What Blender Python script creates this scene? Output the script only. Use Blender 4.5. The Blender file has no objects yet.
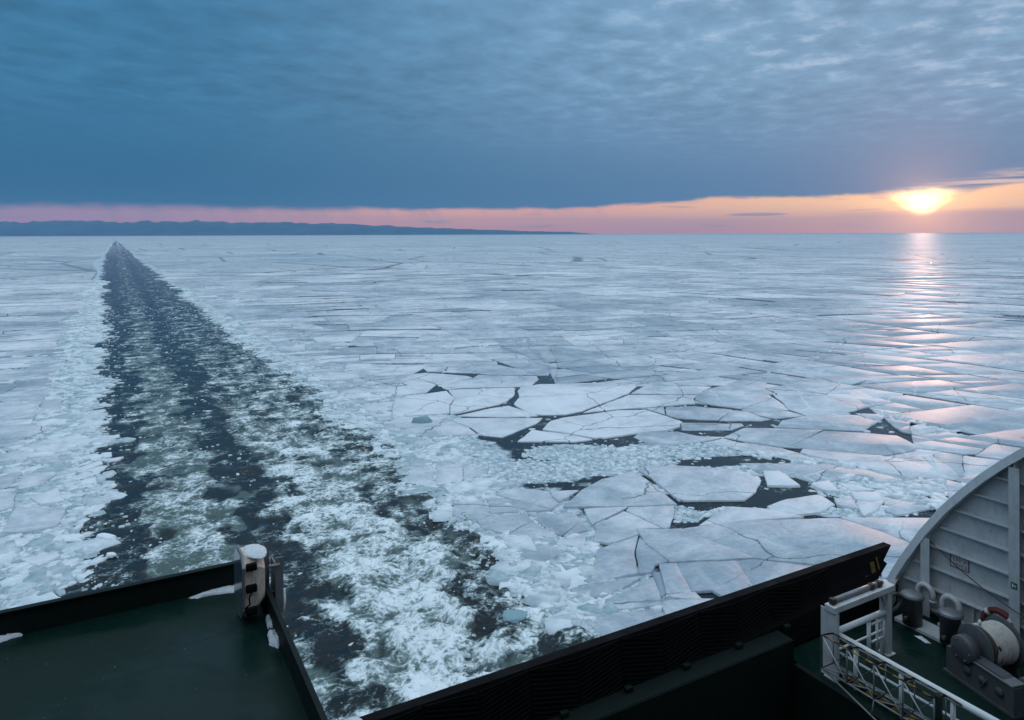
import bpy, bmesh, math, random
import numpy as np
from mathutils import Vector, Matrix, Euler
random.seed(7)
rng = np.random.default_rng(11)
S = bpy.context.scene
COL = S.collection
H = 18.0                      # camera height above the water
YAW = math.radians(29.0)      # camera looks 29 degrees right of straight aft (+Y)
F = 716.0; HZ = 234.0
cy, sy = math.cos(YAW), math.sin(YAW)

# ------------------------------------------------------------------ camera
cam = bpy.data.cameras.new("camera"); camo = bpy.data.objects.new("camera", cam); COL.objects.link(camo)
cam.sensor_width = 36; cam.lens = F / 1024 * 36; cam.shift_y = -(360 - HZ) / 1024
cam.clip_start = 0.1; cam.clip_end = 200000
fw = Vector((sy, cy, 0)); rt = Vector((cy, -sy, 0)); up = Vector((0, 0, 1))
roll = math.radians(0.2)      # slight clockwise roll
rt2 = rt * math.cos(roll) - up * math.sin(roll); up2 = up * math.cos(roll) + rt * math.sin(roll)
m = Matrix((rt2, up2, -fw)).transposed().to_4x4(); m.translation = (0, 0, H)
camo.matrix_world = m
S.camera = camo

# ------------------------------------------------------------------ render look
S.view_settings.view_transform = 'Standard'; S.view_settings.look = 'None'
S.view_settings.exposure = 0.18; S.view_settings.gamma = 1.0
S.view_settings.use_curve_mapping = False

# ------------------------------------------------------------------ sun
SUN_EL = math.radians(2.15)
SUN_AZ = YAW + math.atan((922 - 512) / F)     # clockwise from +Y
sdir = Vector((math.sin(SUN_AZ) * math.cos(SUN_EL), math.cos(SUN_AZ) * math.cos(SUN_EL), math.sin(SUN_EL)))
sl = bpy.data.lights.new("sun", 'SUN'); so = bpy.data.objects.new("sun", sl); COL.objects.link(so)
sl.energy = 0.6; sl.color = (1.0, 0.56, 0.42); sl.angle = math.radians(1.2)
so.rotation_euler = sdir.to_track_quat('Z', 'Y').to_euler()

# ------------------------------------------------------------------ node helper
class N:
    def __init__(s, tree): s.t = tree; s.n = tree.nodes; s.l = tree.links
    def set(s, inp, v):
        if isinstance(v, bpy.types.NodeSocket): s.l.new(v, inp)
        elif v is not None:
            if inp.type == 'RGBA' and len(v) == 3: v = (*v, 1)
            inp.default_value = v
    def math(s, op, a, b=None, c=None, clamp=False):
        n = s.n.new('ShaderNodeMath'); n.operation = op; n.use_clamp = clamp
        s.set(n.inputs[0], a); s.set(n.inputs[1], b)
        if c is not None: s.set(n.inputs[2], c)
        return n.outputs[0]
    def add(s, a, b): return s.math('ADD', a, b)
    def sub(s, a, b): return s.math('SUBTRACT', a, b)
    def mul(s, a, b): return s.math('MULTIPLY', a, b)
    def div(s, a, b): return s.math('DIVIDE', a, b)
    def sstep(s, v, lo, hi, a=0.0, b=1.0):
        n = s.n.new('ShaderNodeMapRange'); n.interpolation_type = 'SMOOTHSTEP'
        s.set(n.inputs['Value'], v); s.set(n.inputs['From Min'], lo); s.set(n.inputs['From Max'], hi)
        s.set(n.inputs['To Min'], a); s.set(n.inputs['To Max'], b); return n.outputs['Result']
    def lin(s, v, lo, hi, a=0.0, b=1.0):
        n = s.n.new('ShaderNodeMapRange'); n.clamp = True
        s.set(n.inputs['Value'], v); s.set(n.inputs['From Min'], lo); s.set(n.inputs['From Max'], hi)
        s.set(n.inputs['To Min'], a); s.set(n.inputs['To Max'], b); return n.outputs['Result']
    def mix(s, f, a, b, mode='MIX'):
        n = s.n.new('ShaderNodeMix'); n.data_type = 'RGBA'; n.blend_type = mode
        s.set(n.inputs[0], f); s.set(n.inputs[6], a); s.set(n.inputs[7], b); return n.outputs[2]
    def noise(s, vec, scale, detail=4, rough=.5, dist=0.0, dim='3D'):
        n = s.n.new('ShaderNodeTexNoise'); n.noise_dimensions = dim
        if vec is not None: s.set(n.inputs['Vector'], vec)
        s.set(n.inputs['Scale'], scale); s.set(n.inputs['Detail'], detail); s.set(n.inputs['Roughness'], rough)
        s.set(n.inputs['Distortion'], dist); return n.outputs['Fac']
    def voro(s, vec, scale, feature='DISTANCE_TO_EDGE', rnd=1.0):
        n = s.n.new('ShaderNodeTexVoronoi'); n.feature = feature
        s.set(n.inputs['Vector'], vec); s.set(n.inputs['Scale'], scale); s.set(n.inputs['Randomness'], rnd)
        return n.outputs['Distance']
    def vscale(s, vec, sc, loc=(0, 0, 0), rot=(0, 0, 0)):
        n = s.n.new('ShaderNodeMapping'); s.set(n.inputs['Vector'], vec)
        n.inputs['Scale'].default_value = sc; n.inputs['Location'].default_value = loc; n.inputs['Rotation'].default_value = rot
        return n.outputs[0]
    def pos(s): return s.n.new('ShaderNodeNewGeometry').outputs['Position']
    def attr(s, name): n = s.n.new('ShaderNodeAttribute'); n.attribute_name = name; return n.outputs['Fac']
    def sep(s, v): n = s.n.new('ShaderNodeSeparateXYZ'); s.set(n.inputs[0], v); return n.outputs
    def comb(s, x, y, z):
        n = s.n.new('ShaderNodeCombineXYZ'); s.set(n.inputs[0], x); s.set(n.inputs[1], y); s.set(n.inputs[2], z); return n.outputs[0]
    def bump(s, h, strength=.5, dist=.1, normal=None):
        n = s.n.new('ShaderNodeBump'); s.set(n.inputs['Height'], h); s.set(n.inputs['Strength'], strength)
        s.set(n.inputs['Distance'], dist)
        if normal is not None: s.set(n.inputs['Normal'], normal)
        return n.outputs[0]
    def bsdf(s, color, rough=.5, metal=0.0, normal=None, ior=1.45, spec=None):
        n = s.n.new('ShaderNodeBsdfPrincipled')
        s.set(n.inputs['Base Color'], color); s.set(n.inputs['Roughness'], rough); s.set(n.inputs['Metallic'], metal)
        s.set(n.inputs['IOR'], ior)
        if spec is not None: s.set(n.inputs['Specular IOR Level'], spec)
        if normal is not None: s.set(n.inputs['Normal'], normal)
        return n.outputs[0]

# ------------------------------------------------------------------ sky (world)
W = bpy.data.worlds.new("World"); S.world = W; W.use_nodes = True
W.node_tree.nodes.clear(); w = N(W.node_tree)
tc = w.n.new('ShaderNodeTexCoord').outputs['Generated']
dx, dy, dz = w.sep(tc)
el = w.mul(w.math('ARCSINE', dz), 180 / math.pi)                       # elevation, degrees
# azimuth relative to the sun: + to the right of it, degrees
cs, ss = math.cos(SUN_AZ), math.sin(SUN_AZ)
fx = w.add(w.mul(dx, ss), w.mul(dy, cs)); rx = w.sub(w.mul(dx, cs), w.mul(dy, ss))
az = w.mul(w.math('ARCTAN2', rx, fx), 180 / math.pi)                   # photo spans about -65 .. +6
absaz = w.math('ABSOLUTE', az)
sunside = w.sstep(az, -62, -2)                                          # 0 far left, 1 at the sun
# cloud deck seen in perspective: project the direction on a plane overhead
inv = w.math('MAXIMUM', w.add(dz, .035), .02)
px_, py_ = w.div(rx, inv), w.div(fx, inv)
P = w.comb(px_, py_, 0.0)
n1 = w.noise(w.vscale(P, (.55, .32, 1), (3, 1, 0), (0, 0, .25)), 1.0, 6, .55, .1)
n2 = w.noise(w.vscale(P, (5.2, 4.2, 1), (1, 7, 0), (0, 0, .2)), 1.0, 5, .58, .12)
n3 = w.noise(w.comb(w.mul(az, .16), w.mul(el, .5), 2.0), 1.0, 5, .55, .3)
tex = w.add(w.mul(w.sub(n1, .5), .55), w.add(w.mul(w.sub(n2, .5), .95), w.mul(w.sub(n3, .5), .35)))
# base tone of the deck by elevation
g1 = w.sstep(el, 2, 13)
low = w.mix(sunside, (.026, .120, .235), (.100, .195, .335))
midc = w.mix(sunside, (.046, .170, .310), (.20, .335, .49))
deck = w.mix(g1, low, midc)
amp = w.mul(w.sstep(el, 3.5, 12), w.lin(sunside, 0, 1, .75, .95))
mod = w.math('MAXIMUM', w.add(1.0, w.mul(tex, amp)), .6)
deck = w.mix(1.0, deck, w.comb(mod, mod, mod), 'MULTIPLY')
# bright breaks in the thin cloud high on the right
br = w.mul(w.mul(w.sstep(n2, .50, .70), w.sstep(n1, .36, .6)), w.mul(w.sstep(el, 4.5, 14), w.sstep(az, -32, 4)))
deck = w.mix(w.mul(br, .55), deck, (.66, .68, .74))
# overhead the cloud is thin and bright: it lights the ice
deck = w.mix(w.sstep(el, 17, 50), deck, (.82, 1.0, 1.17))
# clear strip above the horizon
nb = w.noise(w.comb(w.mul(az, .15), w.mul(el, .45), 0.0), 1.0, 7, .68, .2)
e0 = w.add(w.add(w.sstep(az, -27, -13, 1.98, 2.70), w.sstep(az, -13, 0, 0, .02)), w.add(w.sstep(az, 1, 7, 0, .7), w.mul(w.sub(nb, .5), 1.0)))
edge = w.add(w.add(.20, w.sstep(absaz, 4.5, 1, 0, .30)), w.sstep(az, -30, -60, 0, .25))
cloudm = w.sstep(el, w.sub(e0, edge), w.add(e0, edge))
farstrip = w.mix(w.sstep(el, .2, 2.2), (.52, .23, .30), (.46, .26, .37))
midstrip = w.mix(w.sstep(el, .1, 1.8), (.76, .30, .28), (.94, .42, .31))
sunstrip = w.mix(w.sstep(el, .2, 2.2), (.90, .36, .26), (1.04, .60, .32))
strip = w.mix(w.sstep(az, -62, -30), farstrip, midstrip)
strip = w.mix(w.sstep(az, -30, -3), strip, sunstrip)
strip = w.mix(w.sstep(absaz, 90, 140), strip, (.20, .26, .36))
# low bank and thin streaks inside the strip
ns = w.noise(w.comb(w.mul(az, .16), w.mul(el, 2.6), 4.0), 1.0, 5, .55, .2)
bank = w.mul(w.sstep(az, -7.5, -1), w.sstep(w.add(el, w.mul(w.sub(ns, .5), .6)), 1.75, 1.35))
strip = w.mix(w.mul(bank, .75), strip, (.50, .29, .32))
streak = w.mul(w.sstep(ns, .60, .70), .45)
strip = w.mix(streak, strip, (.30, .25, .36))
daz, del_ = w.div(w.add(az, 10.9), 2.1), w.div(w.sub(el, 1.42), .13)
lens = w.sstep(w.add(w.add(w.mul(daz, daz), w.mul(del_, del_)), w.mul(w.sub(ns, .5), 2)), 1.2, .5)
strip = w.mix(w.mul(lens, .8), strip, (.36, .28, .38))
# snow showers hanging under the deck on the left
nv = w.add(w.mul(w.noise(w.comb(w.add(w.mul(az, .8), w.mul(el, .45)), w.mul(el, .12), 9.0), 1.0, 4, .6), .6), w.mul(w.noise(w.comb(w.mul(az, .17), 3.0, 2.0), 1.0, 3, .6), .4))
fall = w.mul(w.mul(w.sstep(nv, .45, .65), w.sstep(az, -18, -30)), w.sstep(el, .6, 2.2, .05, .42))
strip = w.mix(fall, strip, (.13, .18, .29))
sky = w.mix(cloudm, strip, deck)
# lit fringe of the deck near the sun
fr = w.mul(w.mul(w.sstep(el, w.sub(e0, .1), w.add(e0, .15)), w.sstep(el, w.add(e0, 1.3), w.add(e0, .2))), w.mul(w.sstep(az, -3, 3), w.sstep(ns, .42, .62)))
sky = w.mix(w.mul(fr, .75), sky, (.95, .62, .48))
# sun glow
sunv = w.n.new('ShaderNodeVectorMath'); sunv.operation = 'DOT_PRODUCT'
w.set(sunv.inputs[0], tc); sunv.inputs[1].default_value = sdir
ang = w.mul(w.math('ARCCOSINE', w.math('MINIMUM', sunv.outputs['Value'], 1.0)), 180 / math.pi)
gl1 = w.math('POWER', 2.718, w.mul(ang, -.55)); gl2 = w.math('POWER', 2.718, w.mul(ang, -.20))
thr = w.lin(cloudm, 0, 1, 1.0, .20)
sky = w.mix(1.0, sky, w.mix(w.mul(gl1, thr), (0, 0, 0), (1.75, .82, .20)), 'ADD')
sky = w.mix(1.0, sky, w.mix(w.mul(gl2, w.lin(cloudm, 0, 1, .7, .6)), (0, 0, 0), (.30, .11, .07)), 'ADD')
hx = w.div(w.math('ABSOLUTE', w.add(az, w.mul(w.sub(ns, .5), .8))), w.lin(el, 1.2, 2.9, .45, 1.9))
disc = w.mul(w.sstep(hx, 1.55, .1), w.sstep(el, 1.05, 1.8))
disc = w.mul(disc, w.lin(cloudm, .0, 1, 1, 0))
sky = w.mix(1.0, sky, w.mix(disc, (0, 0, 0), (3.0, 2.2, .9)), 'ADD')
sky = w.mix(w.sstep(el, 0, -2), sky, (.10, .16, .22))
# physical sky shows faintly through the gap
nish = w.n.new('ShaderNodeTexSky'); nish.sky_type = 'NISHITA'; nish.sun_disc = False
nish.sun_elevation = SUN_EL; nish.sun_rotation = SUN_AZ
b1 = w.n.new('ShaderNodeBackground'); w.set(b1.inputs[0], sky); b1.inputs[1].default_value = 1.0
b2 = w.n.new('ShaderNodeBackground'); w.set(b2.inputs[0], nish.outputs[0]); b2.inputs[1].default_value = .05
ad = w.n.new('ShaderNodeMixShader'); w.set(ad.inputs[0], w.lin(cloudm, 0, 1, .05, .0))
w.l.new(b1.outputs[0], ad.inputs[1]); w.l.new(b2.outputs[0], ad.inputs[2])
wo = w.n.new('ShaderNodeOutputWorld'); w.l.new(ad.outputs[0], wo.inputs[0])
W.cycles.sampling_method = 'MANUAL'; W.cycles.sample_map_resolution = 2048

# ------------------------------------------------------------------ object helpers
def tag(o, label=None, cat=None, group=None, kind=None):
    if label: o['label'] = label
    if cat: o['category'] = cat
    if group: o['group'] = group
    if kind: o['kind'] = kind
    return o
def empty(name, loc=(0, 0, 0), rz=0):
    o = bpy.data.objects.new(name, None); COL.objects.link(o); o.location = loc; o.rotation_euler = (0, 0, rz)
    o.empty_display_size = .2
    return o
def link(name, me, mat, parent=None, loc=(0, 0, 0)):
    o = bpy.data.objects.new(name, me); COL.objects.link(o); me.materials.append(mat)
    o.location = loc
    if parent: o.parent = parent
    return o
class B:
    """collects solid pieces into one bmesh"""
    def __init__(s): s.b = bmesh.new()
    def box(s, x0, x1, y0, y1, z0, z1, mat=None, bev=0):
        r = bmesh.ops.create_cube(s.b, size=1)['verts']
        for v in r: v.co = Vector((x0 + (v.co.x + .5) * (x1 - x0), y0 + (v.co.y + .5) * (y1 - y0), z0 + (v.co.z + .5) * (z1 - z0)))
        if bev:
            es = list({e for v in r for e in v.link_edges})
            q = bmesh.ops.bevel(s.b, geom=es, offset=bev, segments=2, affect='EDGES', profile=.5)
            r = list({v for f in q['faces'] for v in f.verts} | {v for v in r if v.is_valid})
        if mat is not None: bmesh.ops.transform(s.b, matrix=mat, verts=r)
        return s
    def bar(s, a, b, w_, h_=None, upv=(0, 0, 1)):
        a, b = Vector(a), Vector(b); h_ = h_ or w_; d = b - a; L = d.length; d.normalize()
        u = Vector(upv); 
        if abs(d.dot(u)) > .98: u = Vector((1, 0, 0))
        x = d.cross(u).normalized(); z = x.cross(d)
        M = Matrix((x, d, z)).transposed().to_4x4(); M.translation = a
        return s.box(-w_ / 2, w_ / 2, 0, L, -h_ / 2, h_ / 2, M)
    def tube(s, pts, r, seg=12, caps=True):
        pts = [Vector(p) for p in pts]; rings = []
        for i, p in enumerate(pts):
            a = pts[max(i - 1, 0)]; c = pts[min(i + 1, len(pts) - 1)]; d = (c - a).normalized()
            u = Vector((0, 0, 1)) if abs(d.z) < .9 else Vector((1, 0, 0))
            if i: u = pu
            x = d.cross(u).normalized(); z = x.cross(d); pu = z
            rings.append([s.b.verts.new(p + r * (math.cos(2 * math.pi * k / seg) * x + math.sin(2 * math.pi * k / seg) * z)) for k in range(seg)])
        for i in range(len(rings) - 1):
            for k in range(seg):
                f = s.b.faces.new((rings[i][k], rings[i][(k + 1) % seg], rings[i + 1][(k + 1) % seg], rings[i + 1][k])); f.smooth = True
        if caps: s.b.faces.new(rings[0][::-1]); s.b.faces.new(rings[-1])
        return s
    def lathe(s, prof, M=None, seg=32, sm=True):
        """profile (r, z) about local z"""
        rings = []
        for r, z in prof:
            if r < 1e-5: rings.append([s.b.verts.new((0, 0, z))])
            else: rings.append([s.b.verts.new((r * math.cos(2 * math.pi * k / seg), r * math.sin(2 * math.pi * k / seg), z)) for k in range(seg)])
        for a, b in zip(rings, rings[1:]):
            for k in range(seg):
                k2 = (k + 1) % seg
                if len(a) == 1 and len(b) == 1: continue
                if len(a) == 1: f = s.b.faces.new((a[0], b[k2], b[k]))
                elif len(b) == 1: f = s.b.faces.new((a[k], a[k2], b[0]))
                else: f = s.b.faces.new((a[k], a[k2], b[k2], b[k]))
                f.smooth = sm
        vs = [v for r in rings for v in r]
        if M is not None: bmesh.ops.transform(s.b, matrix=M, verts=vs)
        return s
    def prism(s, pts, vec):
        """polygon (3-D points) swept by vec"""
        v0 = [s.b.verts.new(p) for p in pts]; v1 = [s.b.verts.new(Vector(p) + Vector(vec)) for p in pts]
        n = len(pts); s.b.faces.new(v0); s.b.faces.new(v1[::-1])
        for i in range(n): s.b.faces.new((v0[i], v1[i], v1[(i + 1) % n], v0[(i + 1) % n]))
        return s
    def build(s, name, mat, parent=None, smooth_angle=None):
        bmesh.ops.recalc_face_normals(s.b, faces=s.b.faces)
        me = bpy.data.meshes.new(name); s.b.to_mesh(me); s.b.free()
        return link(name, me, mat, parent)

def gp(px, py, z=0.0):
    """point of the photograph dropped on the horizontal plane z -> (x, y)"""
    pyc = py - HZ + (px - 512) * math.tan(roll)
    d = (H - z) * F / max(pyc, 1e-3); u = (px - 512) / F
    return (u * d * cy + d * sy, -u * d * sy + d * cy)
def at_x(px, py, X):
    pyc = py - HZ + (px - 512) * math.tan(roll); u = (px - 512) / F
    d = X / (u * cy + sy); return (X, d * (cy - u * sy), H - pyc / F * d)
def at_y(px, py, Y):
    pyc = py - HZ + (px - 512) * math.tan(roll); u = (px - 512) / F
    d = Y / (cy - u * sy); return (d * (u * cy + sy), Y, H - pyc / F * d)

# ------------------------------------------------------------------ numpy noise
_perm = np.random.default_rng(5).permutation(65536).astype(np.int64)
def _hash(ix, iy, seed): return _perm[(_perm[(ix + seed * 131) & 65535] + iy * 7) & 65535]
def pnoise(x, y, seed=0):
    ix = np.floor(x).astype(np.int64); iy = np.floor(y).astype(np.int64); fx_ = x - ix; fy_ = y - iy
    def g(i, j):
        a = _hash(ix + i, iy + j, seed) * (2 * math.pi / 65536)
        return np.cos(a) * (fx_ - i) + np.sin(a) * (fy_ - j)
    u = fx_ ** 3 * (fx_ * (fx_ * 6 - 15) + 10); v = fy_ ** 3 * (fy_ * (fy_ * 6 - 15) + 10)
    return 1.5 * ((g(0, 0) * (1 - u) + g(1, 0) * u) * (1 - v) + (g(0, 1) * (1 - u) + g(1, 1) * u) * v)
def fbm(x, y, oct_=4, seed=0, gain=.5):
    r = 0; a = 1; t = 0
    for o in range(oct_):
        r = r + a * pnoise(x * 2 ** o + 17.3 * o, y * 2 ** o - 9.1 * o, seed + o); t += a; a *= gain
    return r / t
def sst(x, a, b):
    t = np.clip((x - a) / (b - a), 0, 1); return t * t * (3 - 2 * t)

# ------------------------------------------------------------------ materials
def mat(name):
    m_ = bpy.data.materials.new(name); m_.use_nodes = True; m_.node_tree.nodes.clear(); n = N(m_.node_tree)
    out = n.n.new('ShaderNodeOutputMaterial')
    return m_, n, out
def finish(n, out, sh): n.l.new(sh, out.inputs['Surface'])

def paint(name, col, rough=.45, dirt=.25, dirtcol=(.10, .085, .07), rust=0.0, scale=3.0, metal=0.0, bumpy=.15, spec=.5):
    m_, n, out = mat(name); p = n.pos()
    a = n.noise(p, scale, 6, .65, .4); b = n.noise(n.vscale(p, (1, 1, .25)), scale * 5, 4, .6)
    f = n.mul(n.sstep(n.add(n.mul(a, .6), n.mul(b, .4)), .42, .68), dirt)
    c = n.mix(f, col, dirtcol)
    if rust:
        r = n.sstep(n.add(n.mul(n.noise(p, scale * 2.3, 6, .7), .7), n.mul(b, .3)), .60, .66)
        c = n.mix(n.mul(r, rust), c, (.16, .055, .025))
    h = n.noise(p, 60, 3, .6)
    finish(n, out, n.bsdf(c, n.lin(a, .3, .7, rough * .8, min(1, rough * 1.3)), metal, n.bump(h, bumpy, .003), 1.45, spec))
    return m_

M = {}
M['white'] = paint('white_ship_paint', (.50, .525, .54), .5, .35, (.22, .20, .18), .5)
M['white_bright'] = paint('white_rail_paint', (.70, .74, .77), .35, .2, (.3, .28, .25), .25)
M['grey'] = paint('grey_machine_paint', (.075, .085, .092), .5, .5, (.05, .045, .04), .35, 5)
M['black'] = paint('black_steel', (.0045, .005, .0055), .75, .3, (.006, .006, .006), spec=.12)
M['dark_green'] = paint('dark_green_steel', (.004, .011, .010), .6, .3, (.005, .006, .005), 0, 2, spec=.2)
M['edge_green'] = paint('edge_green', (.03, .075, .062), .45, .3, (.02, .02, .02))
M['beige'] = paint('beige_lamp_paint', (.66, .57, .50), .5, .6, (.17, .13, .10), .3, 9)
M['galv'] = paint('galvanised_plate', (.20, .215, .23), .45, .4, (.16, .15, .15), .1, 6, .35)
M['rope'] = paint('rope_fibre', (.52, .50, .47), .9, .5, (.20, .17, .14), 0, 9)
M['dark_rope'] = paint('dark_rope_fibre', (.07, .055, .045), .9, .3)
M['red'] = paint('red_lifebuoy', (.13, .018, .013), .55, .3)
M['band'] = paint('white_tape', (.7, .7, .7), .6, .2)
M['sign_red'] = paint('sign_red', (.17, .07, .075), .6, .1)
M['sign_white'] = paint('sign_white', (.55, .57, .58), .5, .2)
M['sign_green'] = paint('sign_green', (.01, .13, .07), .5, .1)
M['rustbar'] = paint('rusty_bar', (.045, .026, .02), .7, .4)

m_, n, out = mat('snow')
p = n.pos(); finish(n, out, n.bsdf(n.mix(n.noise(p, 7, 5, .6), (.62, .70, .76), (.84, .88, .91)), .8, 0, n.bump(n.add(n.noise(p, 14, 5, .6), n.mul(n.noise(p, 90, 4, .7), .5)), 1.0, .03)))
M['snow'] = m_
m_, n, out = mat('lamp_glass')
finish(n, out, n.bsdf((.06, .085, .10), .12, 0, None, 1.5)); M['glass'] = m_

m_, n, out = mat('hazard_stripes')
p = n.pos(); x, y, z = n.sep(p)
t = n.math('FRACT', n.mul(n.add(n.add(y, x), n.mul(z, .9)), 4.6))
d = n.noise(p, 14, 4, .6)
c = n.mix(n.math('GREATER_THAN', t, .5), (.014, .013, .012), n.mix(n.sstep(d, .4, .7), (.30, .19, .025), (.14, .09, .03)))
finish(n, out, n.bsdf(c, .6)); M['hazard'] = m_

m_, n, out = mat('green_deck_paint')
p = n.pos()
a = n.noise(p, .55, 5, .6, .5); b = n.noise(p, 7, 5, .65); c3 = n.noise(p, 90, 2, .5); sc = n.noise(n.vscale(p, (9, 1.5, 1), (0, 0, 0), (0, 0, .6)), 3, 5, .7)
c = n.mix(n.sstep(a, .35, .68), (.003, .015, .012), (.005, .022, .018))
c = n.mix(n.mul(n.sstep(b, .55, .75), .3), c, (.010, .020, .018))
c = n.mix(n.mul(n.sstep(sc, .70, .74), .6), c, (.006, .007, .007))
c = n.mix(n.mul(n.sstep(n.noise(p, 24, 2, .5), .74, .77), .7), c, (.10, .12, .12))
wet = n.sstep(n.noise(p, .8, 4, .6, .6), .45, .62)
br_ = n.n.new('ShaderNodeTexBrick'); n.set(br_.inputs['Vector'], n.vscale(p, (1, 1, 1), (.3, .55, 0))); br_.inputs['Scale'].default_value = 1.0
br_.inputs['Brick Width'].default_value = 3.1; br_.inputs['Row Height'].default_value = 1.5; br_.inputs['Mortar Size'].default_value = .012; br_.inputs['Mortar Smooth'].default_value = .6
b = n.add(b, n.mul(br_.outputs['Fac'], 1.6))
c = n.mix(n.mul(br_.outputs['Fac'], .35), c, (.010, .014, .012))
finish(n, out, n.bsdf(c, n.lin(wet, 0, 1, .55, .20), 0, n.bump(n.add(c3, n.mul(b, .6)), .25, .004), 1.45, .14)); M['deck'] = m_

def ice_material(name, far=False):
    m_, n, out = mat(name); p = n.pos()
    big = n.noise(p, .045 if not far else .012, 6, .6, .6)
    med = n.noise(p, .35, 7, .62, .8)
    fine = n.noise(p, 3.5, 6, .65, .3)
    scr = n.noise(n.vscale(p, (.25, 2.2, 1), (0, 0, 0), (0, 0, .5)), 2.2, 6, .65, .6)
    tone = n.attr('tone')
    f = n.add(n.mul(big, .9), n.add(n.mul(med, .75), n.add(n.mul(fine, .35), n.mul(scr, .25))))
    f = n.add(f, n.mul(n.sub(tone, .5), .75))
    k = n.sstep(f, .80, 1.45)
    c = n.mix(k, (.25, .325, .39), (.68, .725, .765))
    # frost freckles and healed cracks
    fk = n.mul(n.sstep(n.noise(p, 9, 3, .6), .64, .72), n.sstep(med, .5, .65))
    c = n.mix(n.mul(fk, .5), c, (.80, .84, .87))
    wv = n.n.new('ShaderNodeVectorMath'); wv.operation = 'ADD'
    nn = n.n.new('ShaderNodeTexNoise'); n.set(nn.inputs['Vector'], p); nn.inputs['Scale'].default_value = .25; nn.inputs['Detail'].default_value = 4
    sc_ = n.n.new('ShaderNodeVectorMath'); sc_.operation = 'SCALE'; n.l.new(nn.outputs['Color'], sc_.inputs[0]); sc_.inputs['Scale'].default_value = 3.0
    n.l.new(p, wv.inputs[0]); n.l.new(sc_.outputs[0], wv.inputs[1])
    v = n.voro(n.vscale(wv.outputs[0], (1, .8, 0)), .13)
    healed = n.mul(n.sstep(v, .012, .002), n.sstep(big, .4, .6))
    c = n.mix(n.mul(healed, .55), c, (.74, .80, .84))
    # hairline cracks across the plates
    vc = n.voro(n.vscale(wv.outputs[0], (.8, 1, 0), (3, 9, 0)), .11 if not far else .04)
    hc = n.mul(n.sstep(vc, .0065 if not far else .02, .002), n.sstep(n.noise(p, .09, 4, .6), .36, .50))
    c = n.mix(n.mul(hc, .8), c, (.05, .075, .09))
    if far:
        # far away, cracks and leads too fine to model piece by piece
        v1 = n.voro(n.vscale(wv.outputs[0], (1, 1, 0), (7, 2, 0)), .05)
        v2 = n.voro(n.vscale(wv.outputs[0], (1, .6, 0), (1, 5, 0)), .012)
        ck = n.math('MAXIMUM', n.mul(n.sstep(v1, .035, .01), n.sstep(big, .42, .6)), n.sstep(v2, .022, .006))
        c = n.mix(n.mul(ck, .75), c, (.05, .075, .09))
        st = n.noise(n.vscale(p, (.0016, .0055, 0), (0, 0, 0), (0, 0, -.5)), 1, 7, .6, .4)
        c = n.mix(n.sstep(st, .42, .62, 0, .45), c, (.26, .36, .44))
    hb = n.add(n.mul(fine, .5), n.add(n.mul(n.noise(p, 18, 4, .6), .25), n.add(n.mul(scr, .5), n.mul(med, 1.3))))
    nrm = n.bump(hb, .55, .10 if not far else .35)
    finish(n, out, n.bsdf(c, n.lin(k, 0, 1, .48, .64), 0, nrm, 1.31))
    return m_
M['ice'] = ice_material('sea_ice'); M['ice_far'] = ice_material('distant_sea_ice', True)

m_, n, out = mat('brash_ice'); p = n.pos(); tone = n.attr('tone')
f = n.add(n.mul(n.noise(p, 2.5, 5, .6), .6), n.mul(tone, .7))
c = n.mix(n.sstep(f, .3, 1.0), (.22, .34, .38), (.68, .75, .79))
finish(n, out, n.bsdf(c, .65, 0, n.bump(n.noise(p, 12, 4, .6), .5, .03), 1.31)); M['brash'] = m_

# sea water: dark where open, milky green where aerated, white where it foams, slushy at the wake's shoulders
m_, n, out = mat('sea_water'); p = n.pos()
foam, aer, slush = n.attr('foam'), n.attr('aer'), n.attr('slush')
pw = n.n.new('ShaderNodeVectorMath'); pw.operation = 'ADD'
nz = n.n.new('ShaderNodeTexNoise'); n.set(nz.inputs['Vector'], p); nz.inputs['Scale'].default_value = 1.4; nz.inputs['Detail'].default_value = 5
scn = n.n.new('ShaderNodeVectorMath'); scn.operation = 'SCALE'; n.l.new(nz.outputs['Color'], scn.inputs[0]); scn.inputs['Scale'].default_value = .55
n.l.new(p, pw.inputs[0]); n.l.new(scn.outputs[0], pw.inputs[1]); q = pw.outputs[0]
def ridged(vec, scale, detail, rough):
    nd = n.n.new('ShaderNodeTexNoise'); nd.noise_type = 'RIDGED_MULTIFRACTAL'; nd.normalize = False
    n.set(nd.inputs['Vector'], vec); nd.inputs['Scale'].default_value = scale; nd.inputs['Detail'].default_value = detail
    nd.inputs['Roughness'].default_value = rough; nd.inputs['Offset'].default_value = .95; nd.inputs['Gain'].default_value = 1.8
    return nd.outputs['Fac']
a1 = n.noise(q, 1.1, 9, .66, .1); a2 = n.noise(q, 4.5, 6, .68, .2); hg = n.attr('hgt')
rg1 = ridged(n.vscale(q, (.55, .75, .7)), 1.0, 9, .62); rg2 = ridged(n.vscale(q, (.8, 1.15, 1)), 2.4, 6, .62); rg3 = ridged(q, 7.0, 4, .6)
a0 = n.noise(n.vscale(q, (.30, .40, .4), (3, 3, 3)), 1.0, 7, .62, .2)
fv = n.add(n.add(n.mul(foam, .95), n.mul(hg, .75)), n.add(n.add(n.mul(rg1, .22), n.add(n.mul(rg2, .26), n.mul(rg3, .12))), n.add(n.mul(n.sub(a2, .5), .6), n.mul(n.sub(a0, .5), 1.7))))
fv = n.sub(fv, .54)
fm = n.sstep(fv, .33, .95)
am = n.math('MULTIPLY', n.sstep(n.add(aer, n.mul(n.sub(a1, .5), 1.1)), .30, .85), 1.0, clamp=True)
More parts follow.
